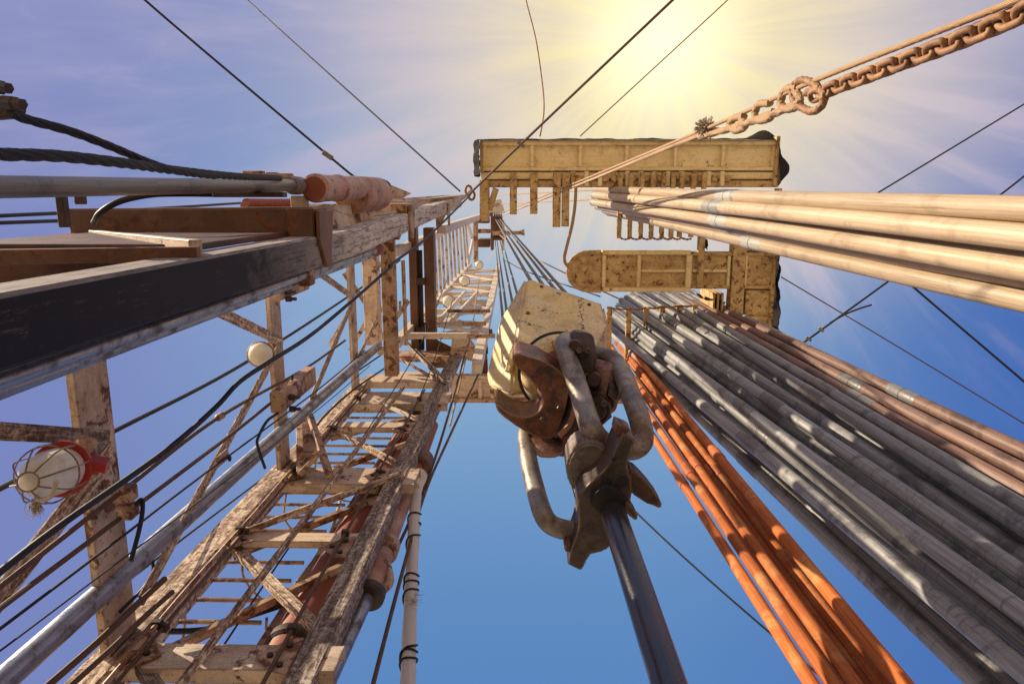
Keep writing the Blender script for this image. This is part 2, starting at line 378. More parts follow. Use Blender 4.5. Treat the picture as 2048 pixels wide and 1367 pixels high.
# ---------------------------------------------------------------- ground
bm = B(); 
g = [bm.verts.new((sx*3000, sy*3000, 0)) for sx, sy in ((-1,-1),(1,-1),(1,1),(-1,1))]; bm.faces.new(g)
o = obj('ground', bm, M['sand'], None, False, V((0,0,0))); o['kind'] = 'structure'; o['label'] = 'bare sandy ground around the drilling rig'

bm = B(); aabb(bm, (-4.5, -4, .02), (6, 5, .10)); o = obj('rig_floor', bm, M['deck'], None, False); o['kind'] = 'structure'; o['label'] = 'dark steel working floor of the rig under the mast'
# ================================================================ MAST, lower section
mast = thing('drilling_mast', V((-1.9, 1.5, 0)), 'lower mast section of rusty cream steel, open lattice tower with big legs', 'mast')
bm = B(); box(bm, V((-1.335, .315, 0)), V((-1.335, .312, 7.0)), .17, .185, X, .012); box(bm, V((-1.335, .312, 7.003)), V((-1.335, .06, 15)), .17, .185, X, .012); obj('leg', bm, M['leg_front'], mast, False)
bar('leg', V((-1.335, 2.84, 0)), V((-1.335, 2.84, H(13.4))), .18, .18, 'grey_wood', mast, X, bev=.01)
bar('leg', V((-2.60, 2.84, 0)), V((-2.56, 2.84, H(10.7))), .2, .2, 'rear_leg', mast, X, bev=.01)
bm = B(); box(bm, V((-2.60, .32, 0)), V((-2.60, .30, 6.2)), .2, .2, X, .01); box(bm, V((-2.60, .30, 6.2)), V((-2.60, .20, H(13.3))), .075, .075, X, .005); obj('leg', bm, M['brown'], mast, False)
# back-face beams (run along Y)
for h0, h1, m in ((.75, 1.0, 'cream'), (3.82, 4.14, 'cream'), (6.9, 7.18, 'cream'), (10.05, 10.35, 'cream')):
    bar('cross_beam', V((-2.57, .42, H((h0+h1)/2))), V((-2.57, 2.74, H((h0+h1)/2))), .05, h1-h0, m, mast, X, prof=chan(.16, h1-h0, .012) if 0 else None)
# side-face beams (run along X) with their gusset ends on the front leg
for h, x0 in ((4.2, -2.72), (7.42, -2.7), (10.9, -2.7)):
    bar('side_beam', V((x0, .16, H(h + .15))), V((-1.26, .15, H(h + .15))), .3, .2, 'brown' if h < 5 else 'cream', mast, Z)
    bm = B(); x = -1.247
    slab(bm, [V((x, .07, H(h - .0))), V((x, .24, H(h - .01))), V((x, .41, H(h + .12))), V((x, .41, H(h + .2))), V((x, .07, H(h + .3)))], V((.022, 0, 0)), .003)
    obj('gusset_plate', bm, M['brown' if h < 5 else 'cream_rusty'], mast, False)
    bm = B()
    a = P(1060 + x*1430/h, 396 + .05*1430/h, h)
    slab(bm, [V((x-.17, .06, H(h-.012))), V((x-.02, .06, H(h-.012))), V((x-.02, .24, H(h-.012))), V((x-.10, .42, H(h-.012))), V((x-.17, .42, H(h-.012)))], V((0, 0, .02)), .002)
    obj('gusset_plate', bm, M['brown' if h < 5 else 'cream_rusty'], mast, False)
# lower strut and its bright diagonal
bar('strut', P(-260, 517, 2.55), P(398, 507, 2.72), .055, .05, 'strut_rust' if 'strut_rust' in M else 'brown', mast, Y)
bar('diagonal_brace', P(392, 497, 2.78), P(188, 472, 4.1), .07, .05, 'cream_clean', mast, Y)
bar('strut', P(-300, 560, 2.4), P(330, 548, 3.6), .16, .04, 'brown', mast, Y)
# plates in the side bays and panels up the far leg, added to shade the pipe rack
for h0, h1, x0, x1 in ((3.0, 4.45, -2.5, -1.42), (4.6, 5.3, -2.5, -1.42), (7.8, 9.3, -2.5, -1.42), (9.7, 10.8, -2.5, -1.6), (11.3, 12.9, -2.5, -1.42)):  # lowest plate also stands for the brown plate below the side beam
    bm = B(); aabb(bm, (x0, .19, H(h0)), (x1, .22, H(h1)), .004); obj('side_shade_plate', bm, M['dark_brown'], mast, False)
for h0, h1 in ((2.6, 3.7), (4.4, 5.3), (7.3, 8.9), (9.2, 11.0), (11.3, 12.6)):
    bm = B(); aabb(bm, (-2.56, .42, H(h0)), (-2.46, .66, H(h1)), .006); obj('shade_panel', bm, M['cream_rusty'], mast, False)
# rear-face beams (between the rear legs)
def XB(px0, px1, py0, py1, mat, y=2.76, th=.1, name='cross_beam', flange=True):
    a0, a1 = PY(px0, py0, y), PY(px0, py1, y); b0 = PY(px1, py0, y)
    h0, h1 = a1.z, a0.z; zc = (h0+h1)/2
    A, Bq = V((a0.x, y + th/2, zc)), V((b0.x, y + th/2, zc))
    bm = B()
    if flange:   # channel with the web towards the well, lips turned back
        prism(bm, [(-.5*(h1-h0), th/2), (.5*(h1-h0), th/2), (.5*(h1-h0), -th/2), (.5*(h1-h0)-.014, -th/2), (.5*(h1-h0)-.014, th/2-.014), (-.5*(h1-h0)+.014, th/2-.014), (-.5*(h1-h0)+.014, -th/2), (-.5*(h1-h0), -th/2)], A, Bq, Z, .002)
    else: box(bm, A, Bq, h1-h0, th, Z)
    obj(name, bm, M[mat], mast, False)
    return A, Bq
XB(240, 692, 1283, 1334, 'cream')
XB(478, 748, 1062, 1080, 'cream_clean', flange=False, th=.06)
XB(586, 842, 933, 966, 'cream')
XB(672, 846, 842, 853, 'cream_clean', flange=False, th=.07)
XB(692, 905, 782, 806, 'cream')
XB(735, 905, 747, 763, 'cream_clean', flange=False, th=.1)
XB(780, 920, 700, 712, 'cream_rusty', flange=False, th=.1)
# rear-face diagonals
def XD(p0, p1, w, mat, y=2.78, name='diagonal_brace', x=None, d=.045):
    f = (lambda p: PX(p[0], p[1], x)) if x is not None else (lambda p: PY(p[0], p[1], y))
    A, Bq = f(p0), f(p1); wd = W(w, (A+Bq)/2)
    bar(name, A, Bq, wd, d, mat, mast, None, prof=None) if 0 else None
    n = X if x is not None else Y
    bm = B(); u = (Bq-A).normalized().cross(n)
    prism(bm, angle_(wd, max(d, wd*.5), .012), A, Bq, u, 0.002); return obj(name, bm, M[mat], mast, False)
XD((455, 1075), (640, 1256), 30, 'worn_white'); XD((485, 1058), (800, 942), 27, 'worn_white', 2.72)
XD((664, 853), (812, 932), 20, 'worn_white'); XD((722, 785), (850, 842), 14, 'white')
XD((252, 1275), (330, 1400), 34, 'grey_wood'); XD((590, 935), (478, 1062), 14, 'cream_rusty', 2.84)
XD((690, 800), (610, 905), 12, 'cream', 2.84); XD((800, 715), (880, 760), 10, 'cream_rusty', 2.74)
XD((796, 665), (893, 762), 13, 'grey_wood', 2.70); XD((640, 1256), (560, 1400), 26, 'cream_rusty', 2.86)
# back-face diagonals
for p0, p1, w in (((400, 606), (562, 684), 22), ((556, 690), (276, 1200), 24), ((215, 902), (-120, 1330), 52), ((620, 534), (704, 594), 14), ((701, 606), (618, 800), 17), ((770, 600), (712, 720), 11), ((735, 500), (772, 545), 10)):
    XD(p0, p1, w, 'worn_white', x=-2.52)
XD((212, 874), (-260, 846), 36, 'grey_wood', x=-2.50)
# long thin guide angle in front of the rear face
XD((340, 1388), (806, 772), 12, 'rear_leg', 2.62, 'guide_rail', d=.05)
# A-bracket that carries the rod, on the rear leg
for p0, p1 in (((599, 845), (601, 945)), ((619, 828), (660, 952)), ((640, 905), (601, 945))):
    A, Bq = PY(*p0, 2.45), PY(*p1, 2.68); bar('bracket_arm', A, Bq, .07, .05, 'cream_rusty', mast)
bm = B(); slab(bm, [PY(598, 846, 2.5), PY(622, 832, 2.5), PY(645, 905, 2.6), PY(602, 910, 2.6)], V((-.0, .03, 0)), .003); obj('bracket_plate', bm, M['cream_rusty'], mast, False)
# lips / clip plates on the back beams
for p, s in (((578, 590), (62, 24)), ((588, 805), (72, 42))):
    A = PX(p[0]-s[0]/2, p[1], -2.3 if p[1] > 700 else -2.42); Bq = PX(p[0]+s[0]/2, p[1], -2.3 if p[1] > 700 else -2.42)
    bm = B(); w = W(s[1], A); aabb(bm, (A.x-.06, A.y - w/2, A.z), (A.x+.06, A.y + w/2, Bq.z), .01); obj('rod_bracket', bm, M['cream_rusty'], mast, False)
    for dy in (-.3, .3):
        bm = B(); c = (A*.85+Bq*.15) + V((.07, dy*w, 0)); lathe(bm, c, c + X*.05, [(0, .03), (.05, .03)], 6); lathe(bm, c + X*.05, c + X*.08, [(0, .017), (.05, .017)], 8); obj('bolt', bm, M['dark_steel'], mast, False)
# lower bracket tab with a hole
bm = B(); A = PX(444, 915, -2.38); w = W(54, A); hh = W(22, A)
prism(bm, rect(hh, .02), A - Z*w/2, A + Z*w/2, Y, .004); obj('bracket_tab', bm, M['cream_rusty'], mast, False)
bm = B(); c = PX(458, 916, -2.36); lathe(bm, c, c + X*.012, [(0, .022), (.012, .022)], 16); obj('bolt', bm, M['black'], mast)  # black disc drawn in place of the hole in the tab
# top frame of the lower section
h = 12.9
def YB(px, py0, py1, w, hh, mat, h=h, name='cross_beam'):
    A, Bq = P(px, py0, h), P(px, py1, h); Bq.x = A.x; A.z += hh/2; Bq.z += hh/2
    return bar(name, A, Bq, W(w, A), hh, mat, mast, X)
YB(823, 440, 706, 16, .3, 'brown'); YB(856, 455, 728, 20, .3, 'brown')
YB(773, 478, 752, 28, .16, 'cream_rusty', 10.7); YB(736, 470, 690, 30, .25, 'cream', 11.6); YB(839, 500, 700, 8, .1, 'dark_steel', 13.0)
for py in (562, 660):
    A, Bq = P(832, py, 12.85), P(850, py, 12.85); bar('spacer', A, Bq, W(14, A), .1, 'dark_steel', mast, Y)
bm = B(); slab(bm, [P(853, 672, 12.86), P(868, 676, 12.86), P(916, 700, 12.86), P(912, 735, 12.86), P(855, 735, 12.86)], Z*.03, .004); obj('gusset_plate', bm, M['brown'], mast, False)
bm = B(); slab(bm, [P(750, 700, 11.2), P(790, 680, 11.2), P(800, 672, 11.2), P(800, 684, 11.2), P(760, 712, 11.2)], Z*.06, .004); obj('gusset_plate', bm, M['cream'], mast, False)
XB(800, 905, 742, 752, 'white', y=2.95, flange=False)
# front-leg top: cream saddle panels
bm = B(); slab(bm, [P(636, 410, 5.2), P(742, 408, 7.0), P(744, 446, 7.0), P(640, 478, 5.0)], V((0, 0, .03)), .004); obj('side_panel', bm, M['cream'], mast, False)
bm = B(); slab(bm, [P(708, 385, 6.2), P(724, 384, 6.6), P(744, 445, 6.6), P(724, 448, 6.3)], V((-.03, 0, 0.04)), .004); obj('gusset_plate', bm, M['cream_rusty'], mast, False)
bm = B(); slab(bm, [P(758, 400, 8.0), P(830, 402, 8.4), P(828, 428, 8.4), P(760, 415, 8.0)], V((0, 0, .25)), .006); obj('side_panel', bm, M['cream'], mast, False)
bm = B(); slab(bm, [P(765, 398, 8.6), P(905, 389, 12.6), P(938, 388, 13), P(908, 412, 12.6), P(770, 407, 8.6)], V((0, 0, .25)), .006); obj('side_panel', bm, M['cream'], mast, False)
bm = B(); slab(bm, [P(765, 395, 8.9), P(778, 368, 8.9), P(822, 386, 9.6), P(800, 398, 9.4)], V((0, 0, .06)), .006); obj('gusset_plate', bm, M['cream_clean'], mast, False)
bm = B(); slab(bm, [P(742, 423, 6.6), P(800, 420, 7.5), P(806, 424, 7.6), P(742, 434, 6.6)], V((0, 0, .1)), .01); obj('tie_bar', bm, M['white'], mast, False)
for px, py in ((949, 380), (955, 390)):
    bm = B(); c = P(px - 12, py, 13); pts = [c + V((math.cos(a)*.055, math.sin(a)*.08, 0)) for a in [i*math.pi/6 for i in range(12)]]
    tube(bm, pts, .022, 8, True); obj('shackle', bm, M['chain'], mast)
# brackets at the top of the rear leg, towards the hook
for p0, p1, w in (((935, 668), (985, 664), 8), ((962, 668), (968, 715), 16), ((955, 690), (975, 690), 4), ((955, 700), (976, 700), 4), ((968, 715), (970, 752), 12)):
    A, Bq = P(*p0, 12.7), P(*p1, 12.7); bar('crown_bracket' if 0 else 'bracket_arm', A, Bq, W(w, A), .12, 'dark_steel' if w < 5 else 'brown', mast)
bm = B(); slab(bm, [P(905, 668, 12.5), P(942, 680, 12.5), P(956, 700, 12.5), P(948, 722, 12.5), P(900, 712, 12.5)], Z*.05, .004); obj('gusset_plate', bm, M['cream'], mast, False)
# slotted lugs beside the front leg
for px, py, sx, sy in ((120, 422, 16, 64), (155, 398, 16, 20)):
    c = P(px, py, 2.9); bm = B(); w, d = W(sx, c), W(sy, c); aabb(bm, (c.x-w/2, c.y-d/2, c.z), (c.x+w/2, c.y+d/2, c.z+.04)); obj('lug', bm, M['dark_steel'], mast, False)
# ladder up the rear face
lad = obj('ladder', (lambda bm: (box(bm, PY(330, 1275, 3.12) + V((0,0,-4.6)), PY(748, 760, 3.12), .07, .035, X), bm)[1])(B()), M['cream'], mast, False)
rl = PY(330, 1275, 3.12); rt = PY(748, 760, 3.12); rr = PY(500, 1275, 3.12); r2 = PY(846, 790, 3.12)
bm = B(); box(bm, rr + V((0,0,-4.6)), r2, .075, .035, X); obj('rail', bm, M['cream_rusty'], lad, False)
def on(a, b, z): return a + (b - a) * ((z - a.z) / (b.z - a.z))
z = 2.0
while z < min(rt.z, r2.z):
    a, b = on(rl, rt, z), on(rr, r2, z); bm = B(); tube(bm, [a, b], .018, 8); obj('rung', bm, M['cream_rusty'], lad); z += .3
for k in range(7):   # curled tie rods of the ladder cage
    z = 3.0 + k * 1.2; a, b = on(rl, rt, z), on(rr, r2, z)
    bm = B(); tube(bm, crom([a + V((0,.02,0)), a + V((.02,.35,-.1)), (a+b)/2 + V((0,.62,-.12)), b + V((-.02,.35,-.1)), b + V((0,.02,0))], 6), .011, 6); obj('cage_hoop', bm, M['cream_rusty'], lad)

# joint plates with bolts on the rear legs, lacing, conduits
for h, x, sx in ((3.86, -2.44, 1), (5.35, -2.44, 1), (6.75, -2.44, 1), (8.2, -2.44, 1), (3.86, -1.46, -1), (5.25, -1.46, -1), (6.75, -1.46, -1), (8.25, -1.46, -1)):
    bm = B(); slab(bm, [V((x - .04*sx, 2.735, H(h - .16))), V((x + .05*sx, 2.735, H(h - .14))), V((x + .2*sx, 2.735, H(h))), V((x + .05*sx, 2.735, H(h + .18))), V((x - .04*sx, 2.735, H(h + .2)))], V((0, .012, 0)), .002)
    gp_ = obj('gusset_plate', bm, M['cream_rusty'], mast, False)
    for dx, dz in ((.02, -.09), (.02, .1), (.11, 0)):
        bm = B(); c = V((x + dx*sx, 2.735, H(h + dz))); lathe(bm, c, c - Y*.02, [(0, .02), (.02, .02)], 6); obj('bolt', bm, M['dark_steel'], gp_, False)
for h0, h1 in ((4.0, 5.3), (5.4, 6.6), (6.9, 8.2), (8.35, 9.3)):
    a, b = V((-2.45, 2.9, H(h0))), V((-1.45, 2.9, H(h1))); bm = B(); prism(bm, angle_(.06, .05, .008), a, b, Y, 0); obj('lacing_bar', bm, M['cream_rusty'], mast, False)
for x, y, r in ((-2.40, 2.70, .017), (-2.36, 2.72, .012), (-1.52, 2.72, .014)):
    bm = B(); tube(bm, [V((x + .006*math.sin(k*1.7), y, .3 + k*.6)) for k in range(20)], r, 8); cd = obj('conduit', bm, M['rope_rust' if r < .015 else 'cream_rusty'], mast)
    for k in range(7):
        bm = B(); zc = 3.1 + k*1.35; aabb(bm, (x-.03, y-.025, zc), (x+.03, y+.03, zc+.05)); obj('clip', bm, M['dark_steel'], cd, False)
for p0, p1, w in (((688, 545), (756, 640), 9), ((752, 690), (818, 600), 9), ((700, 700), (745, 622), 8), ((660, 690), (690, 640), 9), ((806, 520), (812, 690), 7), ((745, 520), (748, 690), 5)):
    a, b = P(*p0, 11.9), P(*p1, 11.9); bm = B(); prism(bm, angle_(W(w, a), .05, .01), a, b, X, 0); obj('lacing_bar', bm, M['cream'], mast, False)
for px, py in ((738, 560), (799, 610)):
    c = PX(px, py, -2.53); bm = B(); w = W(9, c); aabb(bm, (c.x-.01, c.y-w, c.z-w*.6), (c.x+.03, c.y+w, c.z+w*.6)); obj('clip', bm, M['cream_rusty'], mast, False)
# weld beads where the cross beams meet the back legs
for h in (3.98, 7.04, 10.2):
    for y in (.43, 2.735):
        bm = B(); tube(bm, [V((-2.542 + random.uniform(-.002, .002), y, H(h - .14 + .028*k))) for k in range(11)], [.009 + random.uniform(-.002, .003) for k in range(11)], 6); obj('weld_bead', bm, M['dark_steel'], mast)
# loose cables inside the tower
for pts, r in (([(893, 560, 15), (840, 690, 12), (705, 905, 8), (560, 1120, 6), (380, 1390, 4.4)], .008), ([(905, 600, 14), (868, 720, 11.5), (790, 900, 8.4), (640, 1160, 5.9), (520, 1390, 4.6)], .007)):
    bm = B(); tube(bm, crom([PD(*p) for p in pts], 8), r, 6); obj('loose_cable', bm, M['rope_dark'], mast)

# ================================================================ MAST, upper section
up = thing('upper_mast', V((-1.6, 1.5, H(11))), 'whitish upper mast section, narrow lattice telescoped out of the lower one towards the crown', 'mast')
def ub(name, A, Bq, w, h, mat='white', ref=None): return bar(name, A, Bq, w, h, mat, up, ref)
ztop = H(25)
LF = (V((-2.2, .85, H(11.5))), V((-2.2, .80, ztop))); LR = (V((-2.2, 2.35, H(11.5))), V((-2.1, 2.30, ztop)))
RR = (V((-.74, 2.35, H(9.8))), V((-1.08, 2.33, ztop))); RF = (V((-1.6, .55, H(13))), V((-1.5, .55, ztop)))
for a, b in (LF, LR, RR, RF): ub('leg', a, b, .15, .15, 'white', X)
for h in (16.0, 16.6, 17.3, 18.0, 18.8, 19.7, 20.6, 21.6, 22.7, 23.8, 24.7):
    ub('rung_beam', on(*LF, H(h)), on(*LR, H(h)), .055, .05, 'cream', X)
hs = [12.2, 13.4, 14.9, 16.3, 17.6, 18.9, 20.2, 21.7, 23.3]
for i, h in enumerate(hs):
    ub('cross_beam', on(*LR, H(h)), on(*RR, H(h)), .12, .1, 'white', Z)
    if i < len(hs)-1:
        a, b = (LR, RR) if i % 2 else (RR, LR); ub('diagonal_brace', on(*a, H(h)) + V((0,-.05,0)), on(*b, H(hs[i+1])) + V((0,-.05,0)), .11, .05, 'white', Z)
        a, b = b, a; ub('diagonal_brace', on(*a, H(h)) + V((0,.06,0)), on(*b, H(hs[i+1])) + V((0,.06,0)), .06, .05, 'white', Z)
for py, x0, x1 in ((621, 895, 981), (646, 925, 972), (671, 935, 990), (697, 905, 948)):
    a, b = PY(x0, py, 2.1), PY(x1, py, 2.1); bm = B(); tube(bm, [a, b], .035, 8); obj('support_bar', bm, M['cream_rusty'], up)
for px, py in ((905, 640), (880, 640)):
    bm = B(); a = PY(px, py, 2.2); b = PY(px + 50, py - 55, 2.2); tube(bm, [a, b], .05, 10); obj('conduit', bm, M['white'], up)
# crown platform handrail
hr = [PY(934, 534, 2.4), PY(946, 478, 1.6), PY(934, 443, .9)]
bm = B(); tube(bm, hr, .06, 8); obj('handrail', bm, M['white'], up)

crown = thing('crown_block', P(985, 465, 24.5), 'rusty brown crown block at the mast top where the drilling lines run over sheaves', 'crown block')
for (x0, y0), (x1, y1), h0, h1, m in (((955, 436), (978, 446), 24, 24.6, 'brown'), ((955, 458), (980, 466), 24, 24.4, 'cream_rusty'), ((955, 478), (980, 494), 24, 24.8, 'brown'), ((946, 440), (955, 524), 22.8, 23.2, 'cream_rusty'), ((981, 432), (1004, 472), 23.6, 24.2, 'brown'), ((984, 474), (1008, 480), 23.6, 24.2, 'brown'), ((981, 470), (987, 500), 23.6, 24, 'brown'), ((1003, 440), (1008, 500), 23.6, 24, 'cream'), ((980, 405), (1000, 414), 24.4, 24.8, 'cream'), ((965, 424), (985, 432), 24, 24.4, 'cream_rusty')):
    a, b = P(x0, y0, h0), P(x1, y1, h0); bm = B(); aabb(bm, (a.x, a.y, H(h0)), (b.x, b.y, H(h1)), .02); obj('frame_beam', bm, M[m], crown, False)
bm = B(); slab(bm, [P(985, 400, 24.4), P(1002, 398, 24.4), P(1010, 425, 24.4), P(978, 428, 24.4)], Z*.1, .01); obj('frame_plate', bm, M['white'], crown, False)
bm = B(); tube(bm, [P(985, 466, 23.4), P(1040, 465, 23.4), P(1049, 464, 23.4)], [.07, .06, .11], 8); obj('jib_arm', bm, M['cream_rusty'], crown)
for k in range(4):
    c = P(988 + k*4.5, 452, 24.8); bm = B(); lathe(bm, c, c + V((.05, 0, 0)), [(0, .42), (.01, .45), (.025, .4), (.04, .45), (.05, .42)], 28); obj('sheave', bm, M['dark_steel'], crown)

# ================================================================ lamps on the mast
def mast_lamp(px, py, h, r, lab, name='mast_lamp'):
    c = P(px, py, h); rr = W(r, c); d = (CAM - c).normalized()
    t = thing(name, c, lab, 'lamp', 'lamps on the mast')
    bm = B(); ball(bm, c, rr, d); obj('globe', bm, M['globe'], t)
    bm = B(); lathe(bm, c + d*.1*rr, c - d*rr, [(0, rr*1.02), (rr*.15, rr*1.12), (rr*.5, rr*1.05), (rr*1.1, rr*.6), (rr*1.5, rr*.4)], 20); obj('housing', bm, M['cream_rusty'], t)
    return t, c, rr
mast_lamp(521, 708, 6.6, 24, 'round frosted white lamp hanging at the left side of the lower mast')
mast_lamp(897, 602, 15.5, 12, 'small round white lamp on the upper mast lattice, lowest of the three')
mast_lamp(929, 561, 18.5, 10, 'small round white lamp on the upper mast lattice, middle of the three')
mast_lamp(958, 529, 21.5, 8, 'small round white lamp on the upper mast lattice, topmost of the three')
# red caged lamp, lower left
c = PD(120, 938, 3.55); tip = PD(58, 962, 3.12); ax = (tip - c).normalized(); R0 = W(56, c)
t = thing('caged_lamp', c, 'red work lamp with cream glass dome inside a wire cage, below the left cross beam', 'lamp', 'lamps on the mast')
bm = B(); lathe(bm, c - ax*.14, c, [(0, R0*.5), (.04, R0*.62), (.09, R0*.95), (.10, R0*1.0), (.125, R0*1.0), (.135, R0*.9)], 32); obj('housing', bm, M['red'], t)
Ld = (tip - c).length
bm = B(); rg = R0*.80; lathe(bm, c - ax*.01, tip, [(0, rg*.98), (Ld*.25, rg), (Ld*.5, rg*.95), (Ld*.72, rg*.8), (Ld*.86, rg*.6), (Ld*.94, rg*.38), (Ld*.97, rg*.1)], 28); obj('glass_dome', bm, M['globe'], t)
u, v = frame(ax); cage = None; rc = R0*.94
bm = B(); tube(bm, [tip + ax*.012 + (u*math.cos(a) + v*math.sin(a))*R0*.30 for a in [i*math.pi/10 for i in range(20)]], .0045, 6, True); cage = obj('wire_cage', bm, M['wire'], t)
for f, rr in ((.45, 1.0),):
    bm = B(); tube(bm, [c + ax*Ld*f + (u*math.cos(a) + v*math.sin(a))*rc*rr*1.03 for a in [i*math.pi/14 for i in range(28)]], .004, 6, True); obj('hoop', bm, M['wire'], cage)
for k in range(8):
    a = k*math.pi/4 + .3; e = u*math.cos(a) + v*math.sin(a)
    bm = B(); tube(bm, crom([c + e*rc, c + ax*Ld*.3 + e*rc*1.05, c + ax*Ld*.62 + e*rc*.98, c + ax*Ld*.88 + e*rc*.62, tip + ax*.012 + e*R0*.30], 6), .0042, 6); obj('wire', bm, M['wire'], cage)
bm = B(); box(bm, c - ax*.1 + V((.1, -.03, 0)), c - ax*.1 + V((.2, .0, .03)), .09, .05); obj('mounting_foot', bm, M['red'], t, False)
bm = B(); tube(bm, [PD(172, 882, 3.75), PD(174, 950, 3.65)], .05, 16); obj('bracket_tube', bm, M['cream_rusty'], t)
# frayed rope end under the lamp
bm = B(); a0 = PD(72, 998, 3.2); 
tube(bm, crom([PD(112, 960, 3.1), PD(106, 985, 3.12), PD(92, 997, 3.15), PD(74, 998, 3.2), PD(68, 1004, 3.2)], 6), .011, 8)
for k in range(70):
    p = a0 + V((random.gauss(0, .008), random.gauss(0, .008), 0)); q = p + (PD(66, 1034, 3.2) - a0)*random.uniform(.5, 1.05) + V((random.gauss(0, .014), random.gauss(0, .006), random.gauss(0, .01)))
    tube(bm, [p, (p+q)/2 + V((random.gauss(0, .006),)*3), q], [.0022, .0018, .0008], 4)
tag(obj('frayed_rope', bm, M['fibre']), 'short frayed pale rope end tied to the cage of the red lamp', 'rope')

# ================================================================ rods and tubes at the left
def rod(name, A, Bq, r, mat, label, cat, group=None, extra=0):
    bm = B(); A2 = A - (Bq-A)*extra; n = 12; pts = [A2 + (Bq-A2)*(i/n) for i in range(n+1)]; tube(bm, pts, r, 24)
    return tag(obj(name, bm, M[mat]), label, cat, group)
rod('chromed_rod', PY(-30, 1392, 2.32), PY(757, 690, 2.32), .066, 'silver', 'thick chromed ram rod sloping from the lower left corner up past the rear leg', 'ram rod', 'chromed ram rods', .1)
rod('chromed_rod', PX(0, 760, -1.40), PX(748, 501, -1.40), .028, 'silver', 'chromed ram rod running close under the dark front leg, nearer to the leg', 'ram rod', 'chromed ram rods', .3)
rod('chromed_rod', PX(0, 782, -1.52), PX(748, 508, -1.52), .024, 'silver', 'thinner chromed ram rod under the dark front leg, the one farther below the leg', 'ram rod', 'chromed ram rods', .3)
t = thing('tube_clamp', PX(606, 548, -1.42), 'rusty clamp holding the two chromed rods under the front leg', 'clamp')
bm = B(); c = PX(606, 548, -1.42); aabb(bm, (c.x-.06, c.y-.07, c.z-.06), (c.x+.06, c.y+.07, c.z+.06), .01); obj('clamp_block', bm, M['cream_rusty'], t, False)
bm = B(); c = PX(748, 500, -1.42); lathe(bm, c, c + Z*.25, [(0, .045), (.04, .06), (.14, .06), (.18, .045)], 20); tag(obj('rod_end_cap', bm, M['red_oxide']), 'rusty red end cap on the chromed rods below the front leg', 'end cap')
t = thing('pipe_riser', PX(0, 374, -1.6), 'grimy grey steel tube across the upper left, narrowing after a collar', 'pipe')
bm = B(); tube(bm, [PX(-400, 374, -1.6), PX(300, 372, -1.6), PX(588, 370, -1.6)], [.034, .036, .04], 24); obj('lower_tube', bm, M['joint_dark'], t)
bm = B(); tube(bm, [PX(590, 370, -1.6), PX(735, 374, -1.6)], .036, 20); obj('upper_tube', bm, M['pipe_grey'], t)
bm = B(); a = PX(582, 370, -1.6); lathe(bm, a, a + Z*.22, [(0, .05), (.03, .062), (.17, .062), (.2, .05)], 20); obj('collar', bm, M['ash_steel'], t)
# clamp plates over that tube, hose loop
bm = B()
for (x0, y0, x1, y1), hh in (((483, 341, 524, 347), 4.6), ((478, 346, 582, 357), 4.55), ((530, 344, 552, 349), 4.7)):
    a, b = P(x0, y0, hh), P(x1, y1, hh); aabb(bm, (a.x, a.y, H(hh)), (b.x, b.y, H(hh)+.06))
tag(obj('clamp_plate', bm, M['cream_rusty'], None, False), 'small flat clamp plate with a round cap on top of the grimy upper left tube', 'clamp')
bm = B(); a, b = P(424, 383, 4.2), P(566, 394, 4.2); aabb(bm, (a.x, a.y, a.z), (b.x, b.y, a.z+.08)); tag(obj('cable_tray', bm, M['dark_steel'], None, False), 'black flat bar just below the grimy upper left tube', 'bar')
bm = B(); tube(bm, crom([P(188, 445, 3.9), P(202, 424, 3.8), P(240, 402, 3.8), P(300, 389, 3.9), P(360, 387, 4.1), P(430, 388, 4.3)], 8), .017, 12); tag(obj('rubber_hose', bm, M['black']), 'black rubber hose arching over the brown side beam at upper left', 'hose')
bm = B(); pts = [P(490 + 105*i/40, 408 + (1.2 if i % 2 else -1.2), 5.0 + i*.012) for i in range(41)]; tube(bm, pts, [.045 if i % 2 else .038 for i in range(41)], 14); tag(obj('rusty_spring', bm, M['red_oxide']), 'rusty orange spring lying on the brown side beam behind the upper left tube', 'spring')
bm = B(); a, b = P(580, 391, 5.0), P(610, 414, 5.0); aabb(bm, (a.x, a.y, a.z), (b.x, b.y, a.z+.1)); tag(obj('stop_block', bm, M['cream'], None, False), 'small cream block between the rusty spring and the red cylinder', 'block')
# red raising cylinder
t = thing('hydraulic_cylinder', P(645, 376, 5.0), 'faded red hydraulic cylinder with a wide drum behind the grimy upper left tube', 'cylinder')
a = P(628, 376, 5.0); b = V((a.x + .02, a.y - .02, H(6.2))); r = W(29, a)
bm = B(); lathe(bm, a, b, [(-.0, r*.55), (.02, r*.86), (.03, r), (.10, r), (.11, r*.96), (.5, r*.96), (.52, r*1.03), (.58, r*1.03), (.60, r*.95), (1.2, r*.95)], 36); obj('barrel', bm, M['pink_paint'], t)
bm = B(); lathe(bm, a - Z*.004, a, [(0, r*.8), (.02, r*.8)], 30); obj('end_plate', bm, M['red_oxide'], t)
a = P(693, 385, 6.2); r = W(38, a); bm = B(); lathe(bm, a + V((.04, .02, 0)), a + V((.04, 0, 1.2)), [(0, r*.9), (.03, r), (1.0, r), (1.1, r*.9)], 36); obj('drum', bm, M['pink_paint'], t)
bm = B(); tube(bm, crom([P(705, 356, 6.4), P(740, 357, 6.9), P(768, 362, 7.2), P(778, 370, 7.3), P(770, 380, 7.3)], 6), .018, 10); obj('hose', bm, M['black'], t)

